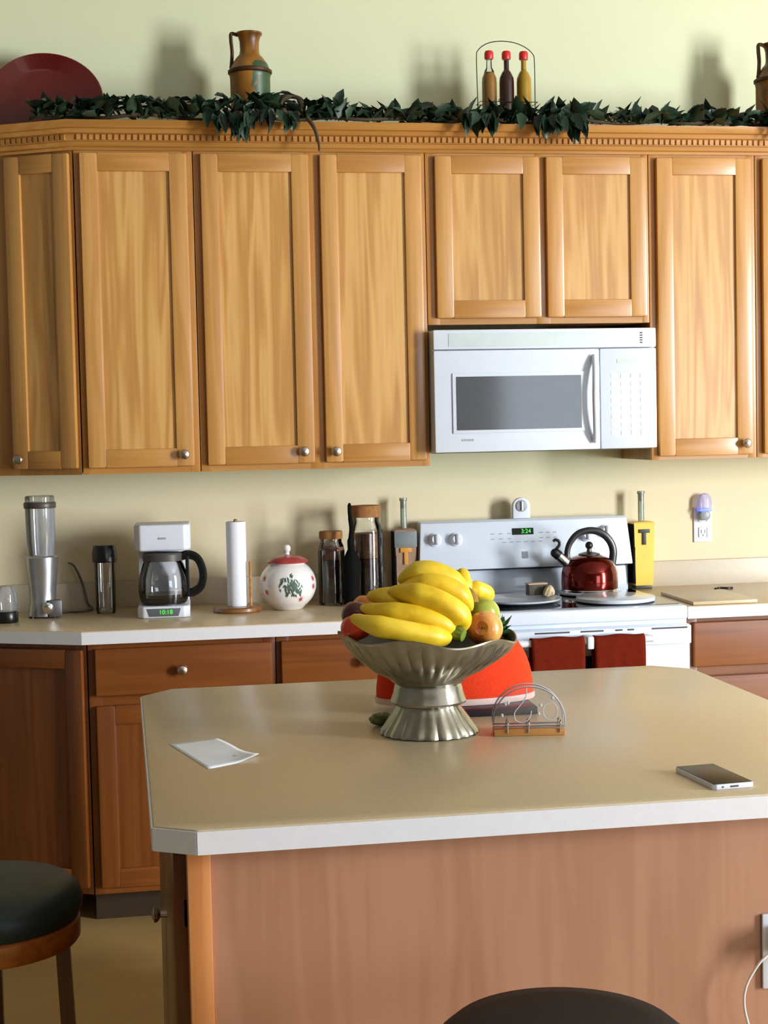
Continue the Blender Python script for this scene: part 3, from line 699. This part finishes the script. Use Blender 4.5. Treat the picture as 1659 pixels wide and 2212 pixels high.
# coffee maker
t = thing('coffee_maker', 'white drip coffee maker with glass carafe on the left counter', 'coffee maker', (-.883, -.262, .9145), -.05)
MB().prism([(-.083, -.105), (-.065, -.122), (.065, -.122), (.083, -.105), (.083, .100), (-.083, .100)], 0, .038, .006, 0, None, 3).build('base', WHITE2, t)
MB().box(-.082, .082, .028, .100, .0382, .212, .008).build('tower', WHITE2, t)
MB().prism([(-.090, -.060), (-.072, -.085), (.072, -.085), (.090, -.060), (.090, .100), (-.090, .100)], .2125, .297, .008, 0, None, 3).build('head', WHITE2, t)
MB().box(-.012, .012, -.0865, -.0845, .250, .256).build('logo', GREYPRINT, t)
MB().lathe([(0, .0385), (.068, .0385), (.068, .041), (0, .041)], 32, M=T(0, -.043, 0)).build('hot_plate', DGREY, t)
pn = MB().prism([(-.046, .006), (.046, .006), (.054, .031), (-.054, .031)], 0, .003, .001, 0, T(0, -.1212, 0) @ RX(PI/2)).build('display_panel', plain('panel_grey', srgb(96, 98, 102), .4), t)
text_mesh('digits', '10:18', .020, GREEN, pn, T(.006, -.1246, .019) @ FRONT)
cf = thing('carafe', '', '', (0, 0, 0)); del cf['label'], cf['category']; cf.parent = t; cf.location = (.000, -.052, .0415); cf.scale = (1.2, 1.05, 1.3)
MB().lathe([(0, 0), (.056, 0), (.064, .008), (.068, .03), (.066, .065), (.056, .096), (.050, .108), (.0485, .108), (.0545, .096), (.064, .065), (.066, .03), (.062, .009), (0, .002)], 40).build('glass_pot', GLASS, cf)
MB().lathe([(0, .0025), (.061, .0025), (.0625, .010), (.0645, .024), (0, .024)], 40).build('coffee', plain('coffee_liquid', srgb(22, 15, 10), .1), cf)
MB().lathe([(.0495, .106), (.0535, .106), (.0545, .122), (.052, .126), (0, .126), (0, .1225), (.0495, .12), (.0495, .106)], 40).build('collar_lid', DGREY, cf)
MB().tube(spline([(.048, -.012, .116), (.070, -.016, .120), (.094, -.022, .108), (.106, -.025, .075), (.100, -.024, .042), (.078, -.018, .026), (.066, -.014, .026)], 6), .0085, 10, flat=(1.3, .8)).box(.060, .070, -.026, -.004, .02, .118, .003).build('handle', BLACK, cf)

# paper towel
t = thing('paper_towel_holder', 'wooden paper towel holder with round base and thin side dowel', 'paper towel holder', (-.645, -.270, .9145))
MB().lathe([(0, 0), (.078, 0), (.081, .005), (.079, .014), (.074, .018), (0, .018)], 40).build('base', wood('walnut_base', srgb(96, 58, 22), srgb(128, 84, 40), srgb(150, 104, 58), 'x', cath=.4), t)
MB().lathe([(0, .0185), (.007, .0185), (.007, .300), (.004, .304), (0, .305)], 12).build('center_rod', plain('rod_tan', srgb(150, 126, 90), .6), t)
MB().tube([(.042, -.022, .0185), (.042, -.022, .165)], [.0045, .004], 10).build('side_dowel', LIGHTWOOD, t)
tag(MB().lathe([(.009, 0), (.032, 0), (.0325, .004), (.0325, .274), (.031, .277), (.009, .277), (.009, 0)], 40).build('paper_towel_roll', PAPER, None, (-.645, -.270, .933)), 'slim white paper towel roll upright on the wooden holder', 'paper towel')

# cookie jar
t = thing('cookie_jar', 'round white ceramic cookie jar with red lid and painted green holly', 'cookie jar', (-.477, -.262, .9145))
R = .0945
prof = [(0, 0), (.045, 0), (.050, .004)]
for i in range(1, 18):
    a = math.radians(-58+i*(118/18)); prof.append((R*math.cos(a), .082+R*.92*math.sin(a)))
prof += [(.060, .154), (0, .154)]
MB().lathe(prof, 48).build('body', CERAM, t)
ldd = MB().lathe([(0, .1545), (.068, .1545), (.070, .159), (.060, .168), (.040, .176), (.018, .180), (0, .181)], 48).build('lid', CERRED, t)
MB().lathe([(0, .181), (.009, .181), (.007, .188), (.012, .196), (.0125, .204), (.008, .212), (0, .214)], 20).build('lid_knob', CERAM, ldd)
def on_jar(th, ph, off=.0006):   # th from -y towards +x, ph elevation
    a = th-PI/2; r = (R+off)*math.cos(ph); return Vector((r*math.cos(a), r*math.sin(a), .082+(R+off)*.92*math.sin(ph)))
def blade(mb, th, ph, ang, ln, wd, mi=0):
    pts = []
    for u, w in ((-.5, 0), (-.2, .8), (.1, 1), (.5, 0)):
        for s in ((-1, 1) if w else (0,)):
            du, dv = u*ln, s*w*wd*.5
            pts.append(on_jar(th+(du*math.cos(ang)-dv*math.sin(ang))/R, ph+(du*math.sin(ang)+dv*math.cos(ang))/R, .0009))
    mb.faces(pts, [(0, 1, 2), (1, 3, 4, 2), (3, 5, 4)], mi)
rg = random.Random(4)
g = MB()
for k in range(70):
    a = rg.uniform(0, 2*PI); rr = rg.uniform(.05, .46)
    blade(g, .02+rr*math.cos(a)*.95, -.02+rr*math.sin(a), PI/2+rg.uniform(-.6, .6), rg.uniform(.014, .026), .005)
g.build('painted_holly', PAINTG, t)['label'] = 'dark green painted sprig'
for th, ph in ((.42, -.52), (-.95, -.22), (1.0, .25), (-1.1, .3), (.98, -.05)):
    s = MB()
    for k in range(4): blade(s, th, ph, k*PI/4+.2, .030, .0032)
    s.build('painted_star', PAINTR, t)

# glass jars
def jar(label, loc, r, h, fill, top, cork):
    t = thing('glass_jar', label, 'jar', loc)
    MB().lathe([(0, 0), (r*.94, 0), (r, .006), (r, h*.82), (r*.92, h*.90), (r*.80, h*.95), (r*.80, h), (r*.77, h), (r*.77, h*.95), (r*.9, h*.89), (r*.965, h*.81), (r*.965, .008), (0, .005)], 40).build('glass', GLASS, t)
    MB().lathe([(0, .0055), (r*.95, .0085), (r*.95, fill), (r*.5, fill+.006), (0, fill+.004)], 32).build('dark_contents', BEANS, t)
    MB().lathe([(0, fill+.0065), (r*.5, fill+.0085), (r*.95, fill+.003), (r*.95, top), (0, top+.004)], 32).build('brown_contents', BROWNMIX, t)
    MB().lathe([(0, h+.0005), (r*.86, h+.0005), (r*.88, h+.006), (r*.88, h+cork-.004), (r*.84, h+cork), (0, h+cork)], 32).build('cork_lid', CORK, t)
jar('shorter glass jar with cork lid and dark contents, beside the cookie jar', (-.318, -.175, .9145), .0455, .222, .150, .195, .026)
jar('taller glass jar with cork lid and brown contents, left of the stove', (-.194, -.150, .9145), .0585, .290, .150, .235, .040)
t = thing('black_ornament', 'slim black ornament with a long upright neck between the two glass jars', 'ornament', (-.262, -.262, .9145))
MB().lathe([(0, 0), (.027, 0), (.029, .01), (.026, .06), (.028, .10), (.033, .125), (.031, .15), (.020, .175), (.010, .195), (0, .198)], 24, M=Matrix.Diagonal((1, .8, 1, 1))).build('body', BLACKM, t)
MB().tube(spline([(.0, 0, .17), (-.002, 0, .22), (.002, 0, .26), (-.003, 0, .31), (-.003, 0, .335), (-.002, 0, .345)], 5), [.011]*6+[.0075]*8+[.0062]*8+[.0045]*3+[.002], 10).build('neck', BLACKM, t)

# ------------------------------------------------------------------ island things
# paper
def sheet():
    A, B, D, E_ = Vector((-.938, -2.429)), Vector((-.846, -2.396)), Vector((-.782, -2.606)), Vector((-.877, -2.671))
    n = 12; vs, fs = [], []
    for i in range(n+1):
        for j in range(n+1):
            u, v = i/n, j/n
            p = A*(1-u)*(1-v)+B*u*(1-v)+D*u*v+E_*(1-u)*v
            z = .0008+.012*max(0, u+v-1.55)**1.2*2+.0015*math.sin(v*6)*u
            vs.append((p.x+.86, p.y+2.53, z))
    for i in range(n):
        for j in range(n):
            a = i*(n+1)+j; fs.append((a, a+n+1, a+n+2, a+1))
    o = MB().faces(vs, fs).build('paper_note', PAPER, None, (-.86, -2.53, .9142), ang=80)
    md = o.modifiers.new('t', 'SOLIDIFY'); md.thickness = .0006; md.offset = 1
    tag(o, 'folded white sheet of paper lying on the left of the island top', 'paper')
sheet()
# phone
t = thing('smartphone', 'dark-screened smartphone with white edge lying at the island front right', 'phone', (-.0615, -2.972, .9143), math.radians(5))
MB().prism([(-.036, -.068), (-.030, -.072), (.030, -.072), (.036, -.068), (.036, .068), (.030, .072), (-.030, .072), (-.036, .068)], 0, .0088, .0015, 0).build('case', WHITE2, t)
MB().box(-.034, .034, -.070, .070, .0089, .0096, .0003).build('screen', plain('phone_screen_brown', srgb(44, 37, 20), .3, var=.05, spec=.12), t)
MB().box(-.006, .008, -.0726, -.0715, .0030, .0058).box(-.021, -.018, -.0726, -.0715, .0032, .0056).build('ports', DGREY, t)
# red dome cover with white rim on a dark tray
t = thing('domed_cover', 'bright red dome-shaped cover with pebbled surface behind the fruit bowl', 'dome cover', (-.330, -2.195, .914), -.04)
prof = []
for i in range(15):
    a = PI/2*i/14; prof.append((0.168*math.cos(a)**.9 if i < 14 else 0, .030+.172*math.sin(a)**.95))
MB().lathe(prof, 64, M=Matrix.Diagonal((1, .50, 1, 1))).build('shell', RED, t)
MB().lathe([(0, .0165), (.169, .0165), (.171, .019), (.171, .0295), (.168, .0297), (0, .0297)], 64, M=Matrix.Diagonal((1, .50, 1, 1))).build('rim', plain('pink_white_rim', srgb(226, 196, 188), .4), t)
MB().box(-.04, .150, -.125, .050, .0008, .016, .003).build('tray', plain('near_black_tray', srgb(36, 24, 34), .4), t)
# napkin holder
t = thing('napkin_holder', 'clear acrylic half-round napkin holder on a wooden base on the island', 'napkin holder', (-.256, -2.518, .9143), -.16)
MB().box(-.068, .068, -.020, .020, 0, .013, .002).build('base', LIGHTWOOD, t)
for y in (-.017, .017):
    pts = [(-.068, .017)]+[(.068*math.cos(PI-PI*i/28), .030+.064*math.sin(PI*i/28)) for i in range(29)]+[(.068, .017)]
    pn = MB().prism(pts, -.002, .002, .0008, 0, T(0, y, 0) @ RX(PI/2)).build('panel', CLEARP, t)
    MB().tube([(x, y, z) for x, z in pts], .0016, 6, closed=True).build('rim', thin_glass('acrylic_edge', (.85, .86, .9, 1), .1, body=.45, body_col=(.85, .86, .92, 1)), pn)
    if y < 0:
        e = MB()
        e.tube(spline([(-.005, y-.0025, .092), (-.006, y-.0025, .075), (-.018, y-.0025, .058), (-.028, y-.0025, .045), (-.026, y-.0025, .030), (-.012, y-.0025, .026), (.0, y-.0025, .034), (.004, y-.0025, .048)], 5), .0011, 6)
        e.tube([(.040+.014*math.cos(2*PI*i/20), y-.0025, .047+.017*math.sin(2*PI*i/20)) for i in range(20)], .0010, 6, closed=True)
        for bx, bz in ((-.045, .062), (-.040, .064), (-.052, .040), (.018, .042), (.022, .058), (.045, .072)): e.ball(.003, (bx, y-.002, bz), (1, .5, 1.3), 8)
        e.build('etched_flower', thin_glass('etched_bright', (.7, .72, .76, 1), .15, body=.5, body_col=(.9, .9, .95, 1)), pn)
for x in (-.042, -.002, .058): MB().tube([(x, -.021, .006), (x+.001, -.021, .022), (x+.002, -.015, .028)], .0016, 8).tube([(x, .021, .006), (x+.001, .021, .022), (x+.002, .015, .028)], .0016, 8).build('clip', CHROME, t)
# crumpled packet
m = MB().ball(.03, (0, 0, .012), (1, .6, .40), 16)
rg = random.Random(9)
for v_ in m.bm.verts: v_.co *= 1+rg.uniform(-.12, .12); v_.co.z = max(v_.co.z, .0005)
tag(m.build('crumpled_packet', GREENPACK, None, (-.513, -2.352, .9142), .4, ang=20), 'small crumpled green packet on the island behind the fruit bowl, at its left', 'packet')

# fruit bowl
BX, BY = -.437, -2.449
def flute(n, amt, z0, z1):
    def f(a, r, z):
        k = max(0, min(1, (z-z0)/.008))*max(0, min(1, (z1-z)/.008)); return r*(1+amt*k*abs(math.cos(n*a*.5))-amt*k*.5)
    return f
t = thing('fruit_bowl', 'fluted silver pedestal bowl full of bananas on the island', 'fruit bowl', (BX, BY, .9143))
MB().lathe([(0, .0005), (.086, 0), (.0935, .002), (.092, .008), (.082, .022), (.072, .038), (.063, .052), (.0625, .055)], 96, mod=lambda a, r, z: r*(1+.06*abs(math.cos(11*a))*min(1, 1.3-z*18)-.03)).build('foot', PEWTER, t)
MB().lathe([(.0625, .0552), (.072, .060), (.0735, .064), (.068, .078), (.0655, .092), (.0625, .097)], 64, mod=lambda a, r, z: r*(1+.012*abs(math.cos(8*a)))).build('stem', PEWTER, t)
def bz(a, r, z):
    k = max(0, (r-.12)/.053); return z+k*(.006*math.sin(6*a+.8)-.010*math.cos(a)*.8)
MB().lathe([(.0625, .0972), (.071, .102), (.076, .108), (.105, .124), (.136, .147), (.155, .166), (.168, .182), (.1735, .190), (.1735, .193), (.1705, .193)], 144, mod=lambda a, r, z: r*(1+(.055*abs(math.cos(18*a))-.03)*max(0, min(1, (z-.108)/.012))*max(0, min(1, (.180-z)/.012))), zmod=bz).build('bowl', PEWTER, t)
MB().lathe([(.1715, .1932), (.168, .1915), (.150, .174), (.128, .156), (.09, .140), (0, .134)], 72, zmod=bz).build('bowl_interior', PEWTERD, t)['label'] = 'bowl interior coloured dark as if shaded by the fruit'

# bananas
def banana(parent, pts, r, tip=True):
    P = spline([(x-.448-BX, y-2.45-BY, z) for x, y, z in pts], 6); n = len(P); R = []
    for i in range(n):
        u = i/(n-1)
        k = min(1, .32+2.6*u) if u < .26 else (1 if u < .72 else max(.30, 1-(u-.72)*2.4)); R.append(r*k)
    R[0] = r*.22
    m = MB().tube(P, R, 20, flat=(1.06, .96), ridge=.035)
    return m.build('banana', BANANA, parent, ang=60)
def sub(o, pts, r, mat, name='stem'):
    P = spline([(x-.448-BX, y-2.45-BY, z) for x, y, z in pts], 4)
    return MB().tube(P, [r*(1-.3*i/len(P)) for i in range(len(P))], 10).build(name, mat, o)
t = thing('banana_bunch', 'front bunch of ripe yellow bananas with green stem end, low in the silver bowl', 'bananas', (BX, BY, .9143), 0, 'banana bunches in the bowl')
banana(t, [(-.1483, -.080, .2402), (-.1174, -.110, .2295), (-.0681, -.125, .218), (-.0203, -.125, .2073), (.0166, -.115, .1985), (.0337, -.105, .1985)], .0195)
banana(t, [(-.1249, -.050, .2542), (-.0858, -.080, .2481), (-.0358, -.095, .2407), (.007, -.100, .2273), (.0344, -.095, .2136), (.0442, -.090, .2055)], .0195)
banana(t, [(-.1049, -.010, .2712), (-.0777, -.035, .271), (-.0359, -.050, .2603), (.0065, -.060, .2394), (.0353, -.070, .2173), (.0481, -.080, .2059)], .0205)
banana(t, [(-.0711, -.050, .2828), (-.0357, -.075, .2796), (.0055, -.090, .2673), (.0395, -.095, .2481), (.0606, -.090, .2256), (.0542, -.085, .2062)], .0225)
sub(t, [(.040, -.088, .207), (.052, -.098, .203), (.060, -.104, .200)], .017, BSTEM)['label'] = 'green stem end'
t = thing('banana_bunch', 'upper bunch of bananas with brown stem, heaped on top at the back', 'bananas', (BX, BY, .9143), 0, 'banana bunches in the bowl')
banana(t, [(-.0404, .010, .295), (-.0174, -.005, .309), (.0125, -.015, .3131), (.0441, -.015, .3022), (.0722, -.010, .2846), (.0951, 0, .2668)], .021)
banana(t, [(-.0500, -.020, .278), (-.0126, -.025, .289), (.0206, -.035, .290), (.0554, -.040, .2771), (.0786, -.036, .2564), (.0894, -.030, .2378)], .021)
banana(t, [(.1002, .040, .3067), (.0904, .030, .2979), (.0917, .020, .284), (.102, .010, .2647)], .016)
banana(t, [(.1497, .040, .2506), (.1363, .030, .2631), (.1155, .020, .2722), (.0984, .010, .2702)], .016)
sub(t, [(.088, -.004, .272), (.098, -.016, .262), (.100, -.024, .250)], .012, BSTEMB)['label'] = 'brown stem end'

def fruit(name, label, cat, pos, r, mat, dirv=(0, 0, 1), stemm=None, sq=.92, grp=None):
    t = thing(name, label, cat, pos, 0, grp)
    q = Vector((0, 0, 1)).rotation_difference(Vector(dirv)).to_matrix().to_4x4()
    prof = []
    for i in range(17):
        a = PI*i/16; k = r*math.sin(a); z = -r*sq*math.cos(a)
        z -= .28*r*math.exp(-(k/(r*.28))**2)*(1 if z > 0 else -.6); prof.append((k if 0 < i < 16 else 0, z))
    MB().lathe(prof, 32, M=q).build('flesh', mat, t)
    MB().tube([q @ Vector((0, 0, r*sq*.60)), q @ Vector((.002, 0, r*sq*.98))], .0016, 6).lathe([(0, r*sq*.66), (r*.09, r*sq*.69), (0, r*sq*.72)], 10, M=q).build('stem', stemm or VINE, t)
fruit('apple', 'blushed red and yellow apple at the right front of the bowl', 'apple', (-.448+.1121, -2.45-.060, .9143+.2057), .0345, APPLE, (-.45, -.85, .15))
fruit('green_pear', 'green fruit resting behind the blushed apple in the bowl', 'pear', (-.448+.1246, -2.45+.012, .9143+.2270), .034, PEAR, (.2, .2, 1))
fruit('apple', 'orange-red apple at the left rim of the bowl under the banana tips', 'apple', (-.448-.1330, -2.45-.035, .9143+.2150), .030, APPLEO, (-.3, .2, 1))
fruit('plum', 'dark maroon plum at the left of the bowl behind the banana tips', 'plum', (-.448-.1230, -2.45+.028, .9143+.2320), .029, MAROON, (.2, .3, 1))
fruit('orange', 'orange fruit peeking out behind the left banana tips', 'orange', (-.448-.0930, -2.45+.080, .9143+.2370), .031, ORANGES, (.1, .1, 1))
# leafy sprig
t = MB(); rg = random.Random(3)
for k in range(22):
    a = rg.uniform(-.9, 1.0); L = rg.uniform(.022, .040); el = rg.uniform(-.2, 1.1)
    M = T(rg.uniform(-.01, .01), rg.uniform(-.012, .012), rg.uniform(-.010, .006)) @ RZ(a-.3) @ RY(-el) @ RX(rg.uniform(-.8, .8))
    t.faces([(0, 0, 0), (L*.4, -L*.40, .002), (L*.4, L*.40, .002), (L*.4, 0, -.002), (L, 0, .004)], [(0, 1, 3), (0, 3, 2), (1, 4, 3), (3, 4, 2)], 0, M)
tag(t.build('leafy_sprig', LEAF2, None, (-.448+.150, -2.45+.008, .9143+.190), ang=80), 'small dark green leafy sprig at the right rim of the bowl', 'leaves')

# ------------------------------------------------------------------ on top of the cabinets
ZC = 2.4365
def jug(label, loc, mat, ly):
    t = thing('metal_jug', label, 'jug', loc)
    MB().lathe([(0, 0), (.062, 0), (.065, .004), (.066, .225), (.068, .238), (.0715, .243), (.0715, .249), (.066, .253), (.058, .272), (.044, .292), (.034, .302), (.031, .316), (.032, .345), (.036, .360), (.043, .368), (.043, .373), (.038, .373), (.030, .350), (0, .345)], 40).build('body', mat, t)
    MB().lathe([(.0662, .236), (.0725, .242), (.0725, .250), (.0662, .254), (.0662, .236)], 40).build('shoulder_band', RUST, t)
    MB().tube(spline([(-.038, 0, .366), (-.058, 0, .370), (-.060, 0, .350), (-.057, 0, .310), (-.060, 0, .270), (-.062, 0, .258)], 5), .006, 8, flat=(1, 1.6)).build('handle', RUST, t)
    return t
jug('amber metal jug with green painted leaves, above the left wall cabinets', (-.553, -.20, ZC), JUG, 1)
jug('plain amber metal jug cut off by the right picture edge on the cabinet top', (1.274, -.20, ZC), JUG2, 0)
# platter
t = thing('platter', 'large oval burgundy red platter leaning on the wall above the left end cabinet', 'platter', (-1.215, -.135, ZC+.003))
m = MB().lathe([(0, 0), (.55, 0), (.72, .025), (.96, .06), (1.0, .075), (.985, .085), (.70, .04), (.54, .016), (0, .016)], 64, M=T(0, 0, .155) @ RX(math.radians(78)) @ Matrix.Diagonal((.185, .156, .3, 1)))
m.build('dish', PLATE, t)
# bottle trio in a wire rack
BYY = -.20
def oil_bottle(label, x, mat, clearneck):
    t = thing('oil_bottle', label, 'bottle', (x, BYY, ZC+.006), 0, 'bottles in the wire rack')
    MB().lathe([(0, 0), (.021, 0), (.024, .004), (.024, .220), (.023, .235), (.016, .252), (.009, .262) if not clearneck else (.012, .250), (0, .262 if not clearneck else .251)], 24, mod=lambda a, r, z: r*(1+.05*abs(math.cos(2*a)))).build('liquid', mat, t)
    MB().lathe([(.0215, .226), (.017, .256), (.010, .268), (.009, .296), (.008, .296), (.008, .268), (.015, .255), (.0195, .226)] if clearneck else [(.0092, .2625), (.009, .294), (0, .294)], 20).build('neck', GLASS if clearneck else mat, t)
    MB().lathe([(0, .2965), (.014, .2965), (.0155, .301), (.0155, .318), (.012, .324), (0, .325)], 20).build('cap', REDCAP, t)
oil_bottle('left bottle in the wire rack, red cap and brownish oil with clear neck', .254, AMBLIQ, True)
oil_bottle('middle bottle in the wire rack, red cap and dark maroon liquid', .314, DARKLIQ, False)
oil_bottle('right bottle in the wire rack, red cap and golden yellow oil', .374, YELLIQ, False)
t = thing('bottle_rack', 'thin black wire rack with arched handle holding three red-capped bottles', 'rack', (.314, BYY, ZC+.001))
MB().box(-.098, .098, -.032, .032, 0, .004, .001).build('tray', WIRE, t)
hp = [(-.098, 0, .004), (-.101, 0, .15), (-.103, 0, .30), (-.098, 0, .330), (-.070, 0, .352), (-.030, 0, .362), (.020, 0, .360), (.062, 0, .346), (.092, 0, .322), (.098, 0, .29), (.098, 0, .15), (.100, 0, .004)]
MB().tube(spline(hp, 5), .0016, 6).build('arched_handle', WIRE, t)
for z in (.085, .155):
    m = MB()
    m.tube([(-.099, -.030, z), (.099, -.030, z), (.099, .030, z), (-.099, .030, z)], .0013, 6, closed=True)
    for x in (-.030, .030):
        m.tube(spline([(x-.006, -.031, z-.02), (x+.007, -.031, z-.008), (x-.006, -.031, z+.004), (x+.007, -.031, z+.016)], 5), .0013, 6)
    m.build('scrolled_wire', WIRE, t)

# garland of artificial leaves along the crown
t = thing('leaf_garland', 'dark green artificial leaf garland trailing along the cabinet tops', 'garland', (0, -.375, 2.4885))
rg = random.Random(21)
vp = spline([(-1.22+i*.1, .02*math.sin(i*1.7)-(.0 if i > 1 else -.04), .012+.006*math.sin(i*2.3)) for i in range(27)], 4)
MB().tube(vp, .006, 6).build('vine', VINE, t)
lv = MB()
def leaf(p, yaw, pitch, roll, L, wd, mi=0, drp=False):
    M = T(*p) @ RZ(yaw) @ RY(-pitch) @ RX(roll)
    vs = [(0, 0, 0), (L*.3, -wd, .006), (L*.3, wd, .006), (L*.3, 0, -.002), (L*.65, -wd*.75, .004), (L*.65, wd*.75, .004), (L*.65, 0, -.004), (L, 0, -.010)]
    q = []
    for v_ in vs:
        c = M @ Vector(v_)
        if c.z < .003:
            if drp: c.y = min(c.y, -.030)
            else: c.z = .003+.002*rg.random()
        q.append(c)
    lv.faces(q, [(0, 1, 3), (0, 3, 2), (1, 4, 6, 3), (3, 6, 5, 2), (4, 7, 6), (6, 7, 5)], mi)
def topline(x):     # how high the leaves stand above the crown at x
    pts = [(-1.25, .05), (-1.13, .07), (-.83, .075), (-.70, .085), (-.57, .10), (-.42, .085), (-.33, .08), (-.15, .045), (.05, .05), (.2, .06), (.35, .05), (.53, .055), (.75, .045), (1.1, .05), (1.5, .05)]
    for (a, b), (c, d) in zip(pts, pts[1:]):
        if a <= x <= c: return b+(d-b)*(x-a)/(c-a)
    return .05
for k in range(760):
    x = rg.uniform(-1.24, 1.42); h = topline(x)
    if x > .1 and rg.random() < .25: continue
    L = rg.uniform(.046, .088)*(1.1 if x > .1 else 1); wd = L*rg.uniform(.20, .30)
    yaw = rg.uniform(0, 2*PI); pitch = rg.uniform(-.1, 1.3)
    z = rg.uniform(0, max(.005, h-L*max(0, math.sin(pitch))-.005)); y = rg.uniform(-.030, .035)
    leaf((x, y, z+.004), yaw, pitch, rg.uniform(-.9, .9), L, wd)
def drape(x, n, spread, drop):   # clusters hanging over the front of the crown
    for k in range(n):
        u = rg.random(); L = rg.uniform(.05, .085)
        px = x+rg.gauss(0, spread*(1-u*.6)); z = .03-u*drop
        leaf((px, -.048-.012*rg.random(), z), -PI/2+rg.uniform(-1.0, 1.0), rg.uniform(-1.5, -.7), rg.uniform(-1, 1), L, L*rg.uniform(.2, .3), 0, True)
drape(-.62, 22, .045, .035); drape(-.52, 8, .03, .0); drape(-.445, 8, .016, .02); drape(.19, 18, .045, .02); drape(.40, 18, .05, .015); drape(.48, 14, .035, .04); drape(1.19, 6, .015, .02)
for x, z, a, L in ((.48, .02, .55, .10), (.44, .015, .75, .085), (.62, .012, .45, .08), (-.30, .04, 1.2, .07), (.93, .015, .6, .07), (1.02, .012, .9, .06), (.02, .015, .7, .08), (-.02, .02, .9, .06)):
    leaf((x, -.03, z), 0, a, PI/2*.8, L, L*.26)
lv.build('leaves', LEAF, t, ang=80)
MB().tube([(-.44+.033*math.cos(2*PI*i/24), -.01, .052+.030*math.sin(2*PI*i/24)) for i in range(24)], [.008+.003*math.sin(i) for i in range(24)], 8, closed=True).build('twig_ring', VINE, t)
MB().tube(spline([(-.395, -.050, .004), (-.375, -.062, -.030), (-.362, -.060, -.075), (-.360, -.052, -.10)], 5), [.008-.00035*i for i in range(16)], 6).build('trailing_stem', VINE, t)

# ------------------------------------------------------------------ light
def area(name, loc, target, sx, sy, power, col):
    l = bpy.data.lights.new(name, 'AREA'); l.shape = 'RECTANGLE'; l.size = sx; l.size_y = sy; l.energy = power; l.color = col
    o = bpy.data.objects.new(name, l); C.objects.link(o); o.location = loc
    o.rotation_euler = (Vector(target)-Vector(loc)).to_track_quat('-Z', 'Y').to_euler(); return o
area('window_daylight_right', (5.5, -5.5, 1.75), (-.5, -.2, 1.75), 1.0, 2.6, 800, (.94, .975, 1.0))
area('window_daylight_rear', (3.7, -9.5, 1.3), (.2, -1, 1.3), 2.4, 2.2, 120, (.72, .85, 1.0))
wd = bpy.data.worlds.new('sky'); bpy.context.scene.world = wd; wd.use_nodes = True
nt = wd.node_tree; bg = nt.nodes['Background']
sky = nt.nodes.new('ShaderNodeTexSky'); sky.sky_type = 'PREETHAM'; sky.turbidity = 4
mx = nt.nodes.new('ShaderNodeMix'); mx.data_type = 'RGBA'; mx.inputs[0].default_value = .85; mx.inputs[7].default_value = (.92, .96, 1.0, 1)
nt.links.new(sky.outputs[0], mx.inputs[6]); nt.links.new(mx.outputs[2], bg.inputs['Color']); bg.inputs['Strength'].default_value = 1.0
# added soft warm fill below the ceiling behind the camera, no real lamp
area('ceiling_fill', (-.6, -6.2, 3.5), (-.6, -6.2, 0), 2.2, 2.2, 8, (1.0, .95, .88))

# ------------------------------------------------------------------ camera
fpx = 3378.3; yaw, pitch, roll = .16666, .05366, -.02173
cy, sy = math.cos(yaw), math.sin(yaw)
fw0 = Vector((sy, cy, 0)); rt = Vector((cy, -sy, 0)); up0 = Vector((0, 0, 1))
fw = fw0*math.cos(pitch)-up0*math.sin(pitch); up = up0*math.cos(pitch)+fw0*math.sin(pitch)
r_ = rt*math.cos(roll)+up*math.sin(roll); u_ = up*math.cos(roll)-rt*math.sin(roll)
cam = bpy.data.cameras.new('camera'); co = bpy.data.objects.new('camera', cam); C.objects.link(co)
cam.sensor_fit = 'VERTICAL'; cam.sensor_height = 24; cam.lens = 24*fpx/2212; cam.clip_start = .05
M = Matrix((r_, u_, -fw)).transposed().to_4x4(); M.translation = (-1.01403, -5.4067, 1.50631); co.matrix_world = M
sc = bpy.context.scene; sc.camera = co
sc.view_settings.view_transform = 'Standard'; sc.view_settings.look = 'None'; sc.view_settings.exposure = -0.22
sc.cycles.use_denoising = True
sc.cycles.max_bounces = 10; sc.cycles.transparent_max_bounces = 24; sc.cycles.diffuse_bounces = 5
sc.cycles.caustics_reflective = False; sc.cycles.caustics_refractive = False
